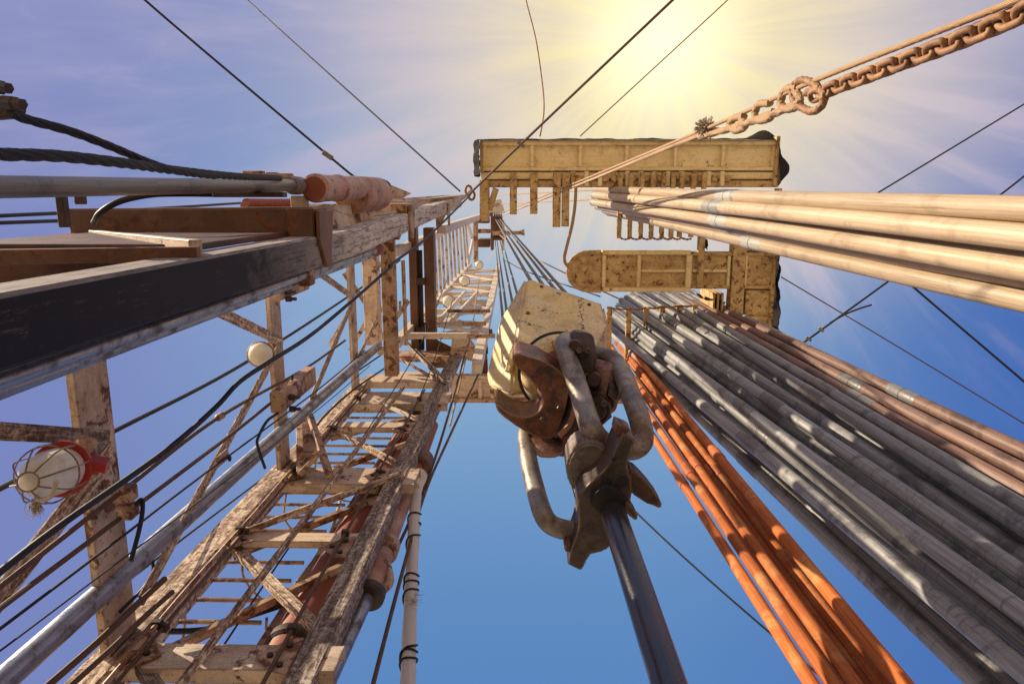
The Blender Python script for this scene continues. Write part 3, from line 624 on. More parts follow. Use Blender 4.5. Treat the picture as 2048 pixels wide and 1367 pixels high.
# ================================================================ red standpipes, hose
t = thing('standpipe', PY(560, 1340, 3.05), 'thick red oxide standpipe behind the lower mast, beside the ladder', 'pipe')
A, Bq = PY(512, 1430, 3.08), PY(846, 812, 3.08); d = (Bq-A)
bm = B(); tube(bm, [A + d*(i/10) for i in range(11)], .165, 32); obj('pipe_body', bm, M['red_oxide'], t)
for f, rr in ((.09, .19), (.52, .175), (.50, .2)):
    c = A + d*f; bm = B(); lathe(bm, c, c + d.normalized()*.12, [(0, rr*.9), (.02, rr), (.09, rr), (.12, rr*.88)], 32); obj('flange', bm, M['red_oxide' if f > .4 else 'dark_steel'], t)
t = thing('telescopic_pipe', PY(702, 1252, 2.98), 'pinkish telescopic pipe with rusty collars, just right of the grey rear leg', 'pipe')
ax = lambda px, py: PY(px, py, 2.98)
for nm, p0, p1, r, m in (('inner_tube', (655, 1367), (742, 1180), .05, 'silver'), ('lower_sleeve', (736, 1195), (768, 1105), .085, 'pink_paint'), ('middle_sleeve', (768, 1105), (822, 965), .075, 'pink_paint'), ('upper_sleeve', (826, 955), (866, 850), .07, 'red_oxide')):
    bm = B(); tube(bm, [ax(*p0), (ax(*p0)+ax(*p1))/2, ax(*p1)], r, 24); obj(nm, bm, M[m], t)
for p, r, l, m in (((736, 1196), .12, .10, 'dark_steel'), ((768, 1108), .11, .2, 'cream_rusty'), ((838, 935), .13, .3, 'brown')):
    a = ax(*p); bm = B(); lathe(bm, a, a + Z*l, [(0, r*.85), (.02, r), (l-.02, r), (l, r*.8)], 24); obj('collar', bm, M[m], t)
a = ax(757, 1160); bm = B(); tube(bm, crom([ax(772, 1120), ax(780, 1160), ax(765, 1180)], 6), .035, 10); obj('elbow', bm, M['cream_rusty'], t)
t = thing('mud_hose', PD(833, 968, 7.5), 'white mud hose hanging straight down right of the mast, tied round with dark cord', 'hose')
hp = crom([PD(833, 962, 7.5), PD(827, 1070, 6.75), PD(822, 1180, 6.05), PD(818, 1290, 5.45), PD(815, 1420, 4.8), PD(812, 1700, 3.6)], 8)
bm = B(); tube(bm, hp, [.056 + .002*math.sin(i*.9) for i in range(len(hp))], 24); obj('hose_body', bm, M['hose_white'], t)
bm = B(); a = hp[0]; lathe(bm, a - Z*.18, a + Z*.22, [(0, .062), (.05, .085), (.1, .085), (.12, .065), (.2, .065), (.22, .09), (.34, .09), (.36, .07)], 20); obj('coupling', bm, M['white'], t)
for f, turns in ((.14, 1.1), (.215, .6), (.36, 1.8), (.42, .8), (.60, .5), (.64, 1.9)):
    i = f*(len(hp)-1); p = hp[int(i)]; dn = (hp[int(i)+1]-hp[int(i)]).normalized(); u, v = frame(dn); n = int(24*turns)
    bm = B(); tube(bm, [p + dn*(.16*k/n + .015*math.sin(k*.5)) + (u*math.cos(2*math.pi*turns*k/n) + v*math.sin(2*math.pi*turns*k/n))*.064 for k in range(n+1)], .008, 6); obj('cord_lashing', bm, M['rope_dark'], t)
bm = B()
for k in range(40):
    p = hp[int(.47*(len(hp)-1))] + V((random.gauss(0,.03), -.05, random.gauss(0,.1))); tube(bm, [p, p + V((random.gauss(.06,.03), -.01, random.gauss(-.02,.02)))], [.0018, .0008], 4)
obj('frayed_fibre', bm, M['fibre'], t)
# ================================================================ racking platform (monkeyboard)
HB = 12.3; ZB = H(HB)
q = lambda px, py: P(px, py, HB)
mb = thing('racking_platform', V((1.6, 1.2, ZB)), 'flare-tinted cream racking platform high on the mast, with panelled underside and finger bars', 'platform')
def mrect(name, px0, py0, px1, py1, z0, z1, mat, par=None, bev=.006):
    a, b = q(px0, (py0+py1)/2), q(px1, (py0+py1)/2); c, d = q((px0+px1)/2, py0), q((px0+px1)/2, py1)
    bm = B(); aabb(bm, (a.x, c.y, ZB+z0), (b.x, d.y, ZB+z1), bev); return obj(name, bm, M[mat], par or mb, False)
# top arm: six recessed panels between frame bars
pan = [968, 1064, 1161, 1254, 1351, 1447, 1548]
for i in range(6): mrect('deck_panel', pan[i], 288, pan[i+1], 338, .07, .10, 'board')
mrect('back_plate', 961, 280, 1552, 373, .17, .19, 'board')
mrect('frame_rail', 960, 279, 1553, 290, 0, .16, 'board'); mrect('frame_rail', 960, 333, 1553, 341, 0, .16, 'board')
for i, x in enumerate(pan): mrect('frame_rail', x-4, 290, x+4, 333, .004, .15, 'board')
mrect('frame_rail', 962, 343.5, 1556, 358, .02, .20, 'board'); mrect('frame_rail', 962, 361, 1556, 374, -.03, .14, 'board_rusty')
mrect('frame_rail', 1548, 272, 1556, 372, -.05, .2, 'board_rusty'); mrect('frame_rail', 960, 283, 967, 345, -.02, .18, 'board_rusty')
# post and diagonal at the mast end, short fingers
mrect('hanger_post', 960, 360, 978, 442, -.1, .2, 'board_rusty')
a, b = q(992, 376), q(978, 420); bm = B(); box(bm, a + Z*.02, b + Z*.02, .1, .1); obj('brace', bm, M['board_rusty'], mb, False)
for x0, x1, y1 in ((1020, 1034, 428), (1060, 1075, 427), (1105, 1121, 453), (1123, 1138, 452)): mrect('finger', x0, 346, x1, y1, -.12, -.04, 'board_rusty')
# clip row and the long fingers
for k in range(12): 
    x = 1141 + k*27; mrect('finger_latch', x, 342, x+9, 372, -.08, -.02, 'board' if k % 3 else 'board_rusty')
    mrect('latch_pin', x+10, 350, x+22, 362, -.07, 0, 'board_rusty')
for i, x in enumerate((1238, 1259, 1281, 1302, 1323, 1342, 1359, 1382, 1403)): mrect('finger', x-4.5, 344, x+4.5, 475 - (2 if i > 5 else 0), -.14, -.06, 'board_rusty')
mrect('frame_rail', 1395, 470, 1408, 575, -.02, .1, 'board_rusty')
# middle arm with rounded nose
bm = B(); pts = [q(1205, 503)] + [q(1183 + 44*math.cos(a), 542 + 39*math.sin(a)) for a in [math.pi*1.5 - k*math.pi/12 for k in range(1, 12)]] + [q(1205, 581)]
slab(bm, [p + Z*.02 for p in pts], Z*.14, .015); obj('nose_plate', bm, M['board_rusty'], mb, False)
bm = B(); tube(bm, [p + V((-.03, 0, -.0)) for p in pts], .035, 8); obj('nose_rail', bm, M['board_rusty'], mb)
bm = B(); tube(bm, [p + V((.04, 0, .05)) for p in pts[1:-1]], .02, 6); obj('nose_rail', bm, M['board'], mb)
mid = [1208, 1277, 1382, 1456, 1495, 1549]
for i in range(5): mrect('deck_panel', mid[i], 507, mid[i+1], 577, .05, .08, ('board_rusty', 'board_rusty', 'board_rusty', 'board_rusty', 'board_rusty')[i])
mrect('back_plate', 1207, 503, 1550, 576, .145, .16, 'board_rusty')
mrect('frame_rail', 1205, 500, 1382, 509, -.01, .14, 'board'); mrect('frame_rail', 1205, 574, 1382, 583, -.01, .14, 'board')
mrect('frame_rail', 1384, 504, 1552, 511, .003, .14, 'board_rusty'); mrect('frame_rail', 1384, 570, 1552, 577, .003, .14, 'board_rusty')
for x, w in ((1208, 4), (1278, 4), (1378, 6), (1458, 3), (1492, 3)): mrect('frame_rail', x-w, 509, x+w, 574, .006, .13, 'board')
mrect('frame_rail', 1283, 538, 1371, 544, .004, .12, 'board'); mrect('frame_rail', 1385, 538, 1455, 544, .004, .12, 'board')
mrect('frame_plate', 1462, 480, 1489, 656, -.02, .002, 'board_rusty')
# end beam
mrect('back_plate', 1458, 478, 1551, 718, .165, .18, 'board_rusty')
for y0, y1 in ((483, 502), (580, 636), (640, 700)): mrect('deck_panel', 1492, y0, 1546, y1, .05, .08, 'board_rusty')
mrect('frame_rail', 1544, 376, 1552, 720, -.005, .2, 'board_rusty'); mrect('frame_rail', 1490, 632, 1544, 640, 0, .12, 'board_rusty'); mrect('frame_rail', 1490, 700, 1544, 708, 0, .12, 'board_rusty')
for x in (1426, 1434, 1443): mrect('upright', x-2, 585, x+2, 640, -.05, .9, 'board_rusty')
# bottom arm behind the hook and pipes
mrect('deck_panel', 900, 756, 1372, 800, .05, .08, 'cream_clean'); mrect('frame_rail', 880, 751, 1375, 758, 0, .14, 'cream'); mrect('frame_rail', 880, 797, 1375, 806, 0, .14, 'cream_rusty')
for x in (893, 960, 984, 1100, 1220, 1340): mrect('frame_rail', x-4, 758, x+4, 797, .004, .13, 'cream')
for i, (x, y0) in enumerate(((1216, 611), (1254, 613), (1288, 611), (1320, 609), (1352, 607), (1384, 606))): mrect('finger', x-5, y0, x+5, 752, -.14, -.05, 'board_rusty')
# safety chain across the finger tips
pts = []
tips = [q(1216, 612), q(1254, 614), q(1288, 612), q(1320, 610), q(1352, 608), q(1384, 607)]
for a, b in zip(tips, tips[1:]): pts += [a + (b-a)*(k/6) - Z*(.15 + .12*math.sin(math.pi*k/6)) for k in range(6)]
bm = B(); tube(bm, pts, [.022 if k % 2 else .014 for k in range(len(pts))], 6); tag(obj('safety_chain', bm, M['chain']), 'rusty chain looped across the tips of the lower finger bars', 'chain', 'safety chains on the platform')
pts = []; tips = [q(x, 474) for x in (1238, 1259, 1281, 1302, 1323, 1342, 1359, 1382)]
for a, b in zip(tips, tips[1:]): pts += [a + (b-a)*(k/6) - Z*(.15 + .02*math.sin(math.pi*k/6)) + Y*.025*math.sin(math.pi*k/6) for k in range(6)]
bm = B(); tube(bm, pts, [.02 if k % 2 else .012 for k in range(len(pts))], 6); tag(obj('safety_chain', bm, M['chain']), 'thin rusty chain across the tips of the upper finger bars, above the middle arm', 'chain', 'safety chains on the platform')
# wind tarpaulins round the platform
def tarp(path, amp, hgt, label, seed, out, low=-.05):
    bm = B(); n = len(path); grid = []
    for i, (p, o) in enumerate(zip(path, out)):
        col = []
        for k in range(9):
            f = k/8; w = noise.noise(V((i*.28 + seed, f*1.7, seed)))*amp + noise.noise(V((i*.9 + seed, f*4, seed)))*amp*.4
            col.append(bm.verts.new(p + o*(math.sin(f*math.pi*.8)*1.0 + w/max(.05, o.length)*.8) + Z*(low + hgt*f) + (o.normalized()*.01)))
        grid.append(col)
    for i in range(n-1):
        for k in range(8): bm.faces.new((grid[i][k], grid[i+1][k], grid[i+1][k+1], grid[i][k+1]))
    bmesh.ops.solidify(bm, geom=bm.faces[:], thickness=.012)
    tag(obj('tarpaulin', bm, M['tarp']), label, 'tarpaulin', 'wind tarpaulins round the platform')
N = 50
tarp([q(952 + (1556-952)*i/N, 282) for i in range(N+1)], .03, 1.5, 'dark tarpaulin along the outer edge of the upper platform arm', 3, [V((0, -.085 - .16*max(0, (i-45)/5)**2, 0)) for i in range(N+1)])
tarp([q(961, 280 + 70*i/14) for i in range(15)], .06, 1.4, 'torn pale edged tarpaulin at the mast end of the upper platform arm', 8, [V((-.14, 0, 0))]*15, -.25)
tarp([q(1554, 274 + 96*i/18) for i in range(19)], .05, 1.6, 'black tarpaulin bulging out at the right end of the upper platform arm', 5, [V((.07 + .40*max(0, math.sin(math.pi*min(1, max(0, (i-4)/15)))), 0, 0)) for i in range(19)], -.1)
tarp([q(1552, 470 + 230*i/30) for i in range(31)], .09, 1.5, 'ragged dark tarpaulin along the right end beam of the platform', 11, [V((.15 + .1*math.sin(i*.35), 0, 0)) for i in range(31)], -.15)
tarp([q(1412, 480 + 20*i/8) for i in range(9)], .04, .9, 'small dark tarpaulin scrap above the middle platform arm', 15, [V((.1, 0, 0))]*9)
tarp([q(1410 + 40*i/8, 590 + 12*i/8) for i in range(9)], .05, .9, 'small dark tarpaulin scrap below the middle platform arm', 18, [V((.04, .1, 0))]*9)

# ================================================================ drill pipes
def drill_pipe(top, bot, r, mat, jmat, label, group, jh=7.2, floor=.15, name='drill_pipe', cat='drill pipe', coll=False):
    A = top; d = bot - top; Bq = top + d * ((floor - top.z)/d.z)
    ax = (Bq - A).normalized(); L = (Bq - A).length
    t = thing(name, Bq, label, cat, group)
    jr = r*1.16 if coll else r*1.09
    js = [(jh_, .24 if not coll else .13) for jh_ in jh]
    prof = [(0, r*.9), (.01, r*1.0)]
    n = 36
    for i in range(1, n): prof.append((L*i/n, r))
    prof.append((L, r)); sag = V((random.uniform(-.02, .02), random.uniform(-.02, .02), 0)); w1 = random.uniform(0, 6)
    def bend(bm):                       # slight natural crook of a long string
        for v in bm.verts:
            s_ = (v.co - A).dot(ax); v.co += sag*math.sin(math.pi*max(0, min(1, s_/L))) + sag.yxz*.25*math.sin(2.6*math.pi*s_/L + w1)
    bm = B(); lathe(bm, A, Bq, prof, 20); bend(bm); obj('pipe_body', bm, M[mat], t)
    def joint(s, l):
        bm = B(); c = A + ax*s
        pr = [(0, r*1.005), (.035, jr), (.05, jr), (.055, jr*.985), (.06, jr), (l-.012, jr), (l-.006, jr*.93), (l+.006, jr*.93), (l+.012, jr), (2*l-.06, jr), (2*l-.055, jr*.985), (2*l-.05, jr), (2*l-.035, jr), (2*l, r*1.005)] if not coll else [(0, jr*.97), (.01, jr), (2*l-.01, jr), (2*l, jr*.97)]
        lathe(bm, c, c + ax, pr, 20); bend(bm); obj('coupling' if coll else 'tool_joint', bm, M[jmat], t)
    for h_, l in js:
        s = (A.z - H(h_))/-ax.z - l
        if 0 < s < L - .6: joint(s, l)
    joint(.02, .13 if not coll else .07)
    return t
G1 = 'cream drill pipes racked at upper right'
names = ['uppermost', 'second from the top', 'third from the top', 'lowest']
pp = [((1192, 378, 13.6), (2048, 411, 3.30)), ((1186, 389, 13.6), (2048, 478, 3.30)), ((1184, 403, 13.6), (2048, 538, 3.40)), ((1208, 419, 13.6), (2048, 594, 3.65))]
for k, (a, b) in enumerate(pp):
    drill_pipe(PD(*a), PD(*b), .0625, 'pipe_cream', 'joint_grey', 'mud coated cream drill pipe, %s of the four in front' % names[k], G1, (7.25 + random.uniform(-.12, .12) - .25*(k == 3),))
for k, (a, b) in enumerate([((1200, 386, 13.9), (2048, 436, 3.60)), ((1194, 397, 13.9), (2048, 502, 3.60)), ((1193, 411, 13.9), (2048, 561, 3.70)), ((1216, 424, 13.9), (2048, 588, 3.95))]):
    drill_pipe(PD(*a), PD(*b), .0625, 'pipe_cream', 'joint_grey', 'shaded cream drill pipe in the hidden row behind the four front pipes at upper right', G1, (7.3 + random.uniform(-.2, .2),))
G2 = 'grey and brown drill pipes racked at lower right'
gp = [((1215, 657, 14.2), (1960, 1367, 4.25), 'g', 'dull grey drill pipe at the lower left edge of the grey rack'),
 ((1211, 645, 14.2), (1991, 1293, 4.0), 'g', 'grey drill pipe, second from the lower left edge of the grey rack'),
 ((1224, 626, 14.2), (2048, 1279, 4.0), 'g', 'grey drill pipe, third from the lower left edge of the grey rack'),
 ((1230, 621, 14.2), (2048, 1222, 4.0), 'g', 'grey drill pipe, fourth from the lower left edge of the grey rack'),
 ((1243, 600, 14.2), (2048, 1156, 4.25), 'g', 'grey drill pipe, fifth from the lower left edge of the grey rack'),
 ((1262, 590, 14.2), (2048, 1110, 4.7), 'g', 'grey drill pipe, sixth from the lower left edge of the grey rack'),
 ((1288, 588, 14.2), (2048, 1084, 5.0), 'g', 'grey drill pipe, seventh from the lower left edge of the grey rack'),
 ((1308, 588, 14.2), (2048, 1050, 4.75), 'g', 'grey drill pipe, eighth from the lower left edge of the grey rack'),
 ((1334, 588, 14.2), (2048, 1014, 4.9), 'gb', 'grey drill pipe lying right next to the three brown ones'),
 ((1349, 588, 14.2), (2048, 980, 5.1), 'b', 'brown drill pipe, third from the upper right edge of the rack'),
 ((1366, 591, 14.2), (2048, 937, 5.3), 'b', 'brown drill pipe with a dark joint, second from the upper right edge of the rack'),
 ((1384, 593, 14.2), (2048, 905, 5.6), 'b', 'reddish brown drill pipe forming the upper right edge of the rack')]
for k, (a, b, c, lab) in enumerate(gp):
    m = {'g': 'pipe_grey', 'gb': 'pipe_grey', 'b': 'pipe_brown'}[c]
    drill_pipe(PD(*a), PD(*b), .0625, m, 'joint_dark', lab, G2, (7.3 + random.uniform(-.35, .35), 3.3 + random.uniform(-.5, .3)))
for a, b in zip(gp, gp[1:]):
    A = tuple((x+y)/2 for x, y in zip(a[0], b[0])); Bq = tuple((x+y)/2 for x, y in zip(a[1], b[1]))
    drill_pipe(PD(A[0], A[1], A[2]+.15), PD(Bq[0], Bq[1], Bq[2]+.28), .0625, 'pipe_grey' if a[2] != 'b' else 'pipe_brown', 'joint_dark', 'drill pipe half hidden in the second row of the grey and brown rack', G2, (7.3 + random.uniform(-.4, .4),))
    drill_pipe(PD(A[0]+8, A[1]-8, A[2]+.4), PD(Bq[0]+14, Bq[1]-12, Bq[2]+.75), .0625, 'pipe_grey', 'pipe_grey', 'drill pipe mostly hidden in the third row of the grey and brown rack', G2, (7.3,))
G3 = 'rusty orange tubing racked at lower right'
op = [((1201, 706, 14.2), (1626, 1367, 3.45), 'leftmost'), ((1208, 694, 14.2), (1669, 1367, 3.4), 'second from the left'), ((1222, 690, 14.2), (1716, 1367, 3.35), 'third from the left'), ((1232, 680, 14.2), (1757, 1367, 3.5), 'fourth from the left'), ((1240, 672, 14.2), (1805, 1367, 3.3), 'rightmost')]
for k, (a, b, w) in enumerate(op):
    drill_pipe(PD(*a), PD(*b), .0375 if k < 4 else .042, 'pipe_orange', 'collar_orange', 'slim rusty orange tubing with an orange coupling, %s of the five' % w, G3, (6.15 + .05*k + random.uniform(-.1, .1),), name='tubing', cat='tubing', coll=True)
for k in range(4):
    a = tuple((x+y)/2 for x, y in zip(op[k][0], op[k+1][0])); b = tuple((x+y)/2 for x, y in zip(op[k][1], op[k+1][1]))
    if k in (1, 2, 3): drill_pipe(PD(a[0]+4, a[1]-2, a[2]+.1), PD(b[0]+6, b[1], b[2]+.16), .0375, 'pipe_orange', 'collar_orange', 'rusty orange tubing half hidden behind the five front tubes', G3, (6.4 + random.uniform(-.3, .3),), name='tubing', cat='tubing', coll=True)

# ================================================================ travelling block
tb = thing('travelling_block', PD(1110, 640, 5.4), 'big yellow travelling block hanging on the drilling lines above the hook', 'travelling block')
A = PD(1052, 553, 5.75); Bv = PD(1207, 607, 5.55); Cv = PD(1218, 652, 5.3); E = PD(1192, 712, 4.95); Fv = PD(1026, 698, 5.0); L1 = PD(1000, 640, 5.75); L2 = PD(972, 752, 5.35); L3 = PD(978, 772, 5.2); L4 = PD(1022, 790, 4.95)
up_ = V((.06, .34, .55))
bm = bmesh.new(); bm.loops.layers.uv.new('UVMap')
bot = [A, Bv, Cv, E, PD(1190, 760, 5.0), PD(1080, 800, 4.95), L4, L3, L2, L1]
front = [A, Bv, Cv, E, Fv]
vs = [bm.verts.new(p) for p in (A, Bv, Cv, E, Fv, L1, L2, L3, L4)]
bk = [p + up_ for p in (A, Bv, Cv, E)]
for p in front + [L1, L2, L3, L4, PD(1185, 770, 4.98)] + [A + V((.1, .55, .35)), Bv + V((-.05, .6, .35)), Cv + V((0, .6, .3)), L2 + V((.12, .15, .45)), L1 + V((.05, .2, .4)), L3 + V((.1, .15, .4)), PD(1190, 780, 5.5)]: bm.verts.new(p)
for v in vs: bm.verts.remove(v)
bmesh.ops.convex_hull(bm, input=bm.verts[:])
bmesh.ops.dissolve_limit(bm, angle_limit=R(4), verts=bm.verts[:], edges=bm.edges[:])
bmesh.ops.bevel(bm, geom=bm.edges[:], offset=.018, segments=2, affect='EDGES', clamp_overlap=True)
from mathutils.bvhtree import BVHTree
bvh = BVHTree.FromBMesh(bm)
obj('housing', bm, M['yellow'], tb, True)
# dark slot, end plates, bolts, stencil smudges on the housing
fn = (Bv - A).cross(Fv - A).normalized()
if fn.dot(CAM - A) < 0: fn = -fn
def on_face(px, py): 
    global fn
    hit, nr, i_, d_ = bvh.ray_cast(CAM, ray(px, py).normalized()); fn = nr if nr.dot(CAM - hit) > 0 else -nr; return hit
for px, py in ((1083, 573), (1178, 609), (1056, 626)):
    c = on_face(px, py); bm = B(); lathe(bm, c - fn*.002, c + fn*.01, [(0, .016), (.012, .014)], 8); obj('bolt', bm, M['rust_steel'], tb)
bm = B()
for k in range(34):     # worn illegible stencil row
    py = 596 + k*1.85 + random.uniform(-.8, .8); px = 1162 + random.uniform(-5, 5) + (py-596)*.01
    c = on_face(px, py); a = random.choice((0, .4, 1.57, 1.2, 2.2)); u = (Bv-A).normalized(); w = u.cross(fn)
    dv = (u*math.cos(a) + w*math.sin(a))*random.uniform(.006, .014); e = dv.normalized().cross(fn)*.003
    if random.random() < .85: slab(bm, [c-dv-e+fn*.0022, c+dv-e+fn*.0022, c+dv+e*.6+fn*.0022, c-dv+e+fn*.0022], fn*.0006)
obj('stencil_marks', bm, M['black'], tb, False)
# round hook seat under the block
c = PD(1120, 745, 4.75); axd = V((.03, .25, 1)).normalized()
bm = B(); lathe(bm, c, c + axd*.5, [(0, .17), (.02, .22), (.06, .255), (.10, .265), (.16, .265), (.2, .25), (.4, .25)], 40); obj('hook_seat', bm, M['yellow'], tb)
bm = B(); lathe(bm, c + axd*.17, c + axd*.5, [(0, .26), (.01, .29), (.05, .29), (.06, .26)], 40); obj('seat_ring', bm, M['black'], tb)
bm = B(); lathe(bm, c - axd*.03, c + axd*.1, [(0, .12), (.02, .155), (.06, .16), (.1, .16)], 32); obj('swivel_ring', bm, M['red_oxide'], tb)
# side notch plate on the lit flank
bm = B(); slab(bm, [PD(1031, 675, 4.98), PD(1036, 690, 4.94), PD(1018, 745, 4.93), PD(1008, 742, 4.95), PD(1020, 700, 4.97)], V((.03, .03, .1)), .008); obj('flank_plate', bm, M['yellow'], tb, False)
for p0, p1 in (((1027, 610), (985, 745)), ((1046, 580), (1000, 680))):
    pass

# drilling lines
lines_r = [((990, 436), (1062, 562)), ((994, 437), (1088, 572)), ((999, 437), (1110, 578)), ((1004, 440), (1132, 586))]
ordr = ['left', 'second', 'third', 'right']
for k, (a, b) in enumerate(lines_r):
    A_, B_ = P(*a, 24.0), PD(b[0], b[1], 5.9); bm = B(); tube(bm, [A_ + (B_-A_)*(i/30) for i in range(31)], .0155, 10)
    tag(obj('drilling_line', bm, M['line']), 'steel line from crown to block top, %s of the front four' % (ordr[k] if k in (0, 3) else ordr[k] + ' from left'), 'wire rope', 'drilling lines between crown and block')
for k, (a, b) in enumerate([((990, 478), (1006, 640)), ((994, 480), (1016, 640)), ((1000, 480), (1028, 620)), ((1004, 480), (1038, 600))]):
    A_, B_ = P(*a, 24.0), PD(b[0], b[1], 6.0); bm = B(); tube(bm, [A_ + (B_-A_)*(i/30) for i in range(31)], .0125, 10)
    tag(obj('drilling_line', bm, M['line']), 'steel line behind the left flank of the yellow block, %s of the four' % (ordr[k] if k in (0, 3) else ordr[k] + ' from left'), 'wire rope', 'drilling lines between crown and block')

# ================================================================ hook
hk = thing('crane_hook', PD(1110, 800, 4.5), 'massive rusty hook with an open curved jaw, hanging below the yellow block', 'hook')
def crop5(pts, D): return [PD(960 + x/5.689, 680 + y/5.689, d) for (x, y), d in zip(pts, D)]
outer = [(362, 215), (380, 165), (430, 145), (500, 165), (600, 195), (700, 225), (800, 275), (900, 335), (970, 420), (1005, 520), (1012, 610), (985, 700), (950, 790), (930, 900), (900, 1010), (850, 1095), (760, 1140), (650, 1100), (540, 1055), (400, 965), (270, 875), (195, 800), (165, 700)]
inner = [(200, 740), (280, 800), (380, 862), (500, 890), (600, 865), (680, 815), (720, 760), (732, 690), (712, 610), (660, 535), (580, 455), (500, 370), (430, 310), (385, 265)]
poly = outer + inner
D0 = [4.52]*len(poly)
bm = B(); pts = crop5(poly, D0); slab(bm, pts, V((.0, -.02, .30)), .03, 4)
obj('jaw', bm, M['hook'], hk)
# rounded fillet of the saddle inside the jaw
# shank and barrel
a, b = PD(1126, 745, 4.75), PD(1128, 860, 4.5)
bm = B(); loft(bm, [(PD(1128, 745, 4.85), X*.17, Y*.17), (PD(1130, 775, 4.75), X*.19, Y*.17), (PD(1132, 810, 4.7), X*.16, Y*.17), (PD(1130, 850, 4.65), X*.13, Y*.14), (PD(1126, 880, 4.6), X*.10, Y*.11), (PD(1124, 893, 4.58), X*.05, Y*.06)], 20, 2.4); obj('shank', bm, M['hook'], hk)
bm = B(); loft(bm, [(PD(1090, 868, 4.6), X*.10, Z*.09), (PD(1094, 885, 4.52), X*.105, Z*.09), (PD(1096, 900, 4.48), X*.095, Z*.08), (PD(1096, 909, 4.46), X*.06, Z*.05)], 16, 3); obj('lower_knob', bm, M['hook'], hk)
# link ears either side with retaining arms
bm = B(); loft(bm, [(PD(1155, 670, 4.75), X*.05, Y*.04), (PD(1163, 684, 4.68), X*.085, Y*.07), (PD(1168, 712, 4.62), X*.085, Y*.08), (PD(1165, 742, 4.6), X*.07, Y*.07), (PD(1160, 762, 4.6), X*.05, Y*.05)], 16, 2.6); obj('link_ear', bm, M['hook_dark'], hk)
bm = B(); slab(bm, [PD(1145, 668, 4.86), PD(1152, 662, 4.86), PD(1160, 668, 4.84), PD(1150, 688, 4.84), PD(1142, 685, 4.84)], V((.02, 0, .06)), .008); obj('latch_tongue', bm, M['red_oxide'], hk)
bm = B(); loft(bm, [(PD(1175, 735, 4.8), X*.09, Y*.07), (PD(1200, 745, 4.75), X*.10, Y*.08), (PD(1215, 770, 4.7), X*.09, Y*.09), (PD(1212, 800, 4.65), X*.075, Y*.09), (PD(1200, 812, 4.62), X*.05, Y*.05)], 16, 3); obj('side_horn', bm, M['hook'], hk)
bm = B(); slab(bm, [PD(1160, 795, 4.62), PD(1205, 782, 4.6), PD(1228, 800, 4.58), PD(1232, 830, 4.55), PD(1215, 848, 4.5), PD(1175, 870, 4.5), PD(1150, 880, 4.52), PD(1135, 860, 4.55)], V((.01, -.02, .2)), .03, 2); obj('lower_horn', bm, M['hook_dark'], hk)
for px, py, r in ((1188, 758, .05), (1196, 822, .055), (1150, 690, .04)):
    c = PD(px, py, 4.52); d = (CAM-c).normalized(); bm = B(); lathe(bm, c - d*.1, c + d*.03, [(0, r), (.1, r), (.125, r*.8)], 14); obj('pin', bm, M['dark_steel'], hk)
bm = B(); loft(bm, [(PD(1168, 742, 4.62), X*.05, Z*.05), (PD(1165, 780, 4.55), X*.055, Z*.05), (PD(1150, 830, 4.5), X*.06, Z*.05), (PD(1128, 870, 4.48), X*.05, Z*.05)], 12, 2.5); obj('safety_arm', bm, M['hook_dark'], hk)

# bolts, ribs and a keeper on the hook body
for px, py, r in ((1112, 868, .022), (1085, 838, .018), (1120, 815, .02), (1176, 700, .02), (1158, 700, .02), (1208, 806, .022), (1180, 838, .02)):
    c = PD(px, py, 4.44); d = (CAM - c).normalized(); bm = B(); lathe(bm, c - d*.12, c + d*.02, [(0, r), (.13, r), (.135, r*.8), (.14, r*.8)], 6); obj('bolt', bm, M['hook_dark'], hk, False)
bm = B(); tube(bm, crom([PD(1140, 770, 4.55), PD(1152, 800, 4.5), PD(1140, 845, 4.45), PD(1118, 872, 4.42)], 6), .02, 8); obj('rib', bm, M['hook'], hk)
bm = B(); slab(bm, [PD(1218, 760, 4.62), PD(1238, 772, 4.6), PD(1242, 800, 4.56), PD(1228, 806, 4.56), PD(1212, 790, 4.6)], V((.02, 0, .1)), .012); obj('keeper_plate', bm, M['hook_dark'], hk)
# ================================================================ elevator links
G = 'elevator links'
def link(pts, r, label):
    P3 = [PD(*p) for p in pts]; n = len(P3); out = []
    for i in range(n):
        a, b, c, d = P3[i-1], P3[i], P3[(i+1) % n], P3[(i+2) % n]
        for k in range(7):
            t = k/7; out.append(.5*((2*b) + (c-a)*t + (2*a-5*b+4*c-d)*t*t + (3*b-a-3*c+d)*t**3))
    bm = B(); tube(bm, out, r, 20, True); return tag(obj('elevator_link', bm, M['bail']), label, 'link', G)
link([(1128, 692, 4.62), (1150, 755, 4.38), (1171, 822, 4.08), (1184, 858, 3.92), (1206, 884, 3.92), (1240, 893, 3.9), (1268, 896, 3.92), (1285, 878, 3.98), (1279, 838, 4.05), (1262, 790, 4.3), (1243, 742, 4.7), (1222, 716, 4.95), (1185, 706, 5.05), (1144, 682, 4.9)], .062, 'thick worn steel link loop right of the hook, in the upper ear of the elevator')
link([(1052, 868, 4.68), (1057, 915, 4.4), (1069, 970, 4.12), (1085, 1024, 3.86), (1104, 1049, 3.84), (1140, 1060, 3.85), (1168, 1060, 3.86), (1180, 1040, 3.9), (1166, 985, 4.1), (1152, 940, 4.35), (1143, 905, 4.58), (1122, 876, 4.74), (1085, 858, 4.82), (1062, 854, 4.8)], .054, 'thick worn steel link loop left of the hook, in the lower ear of the elevator')

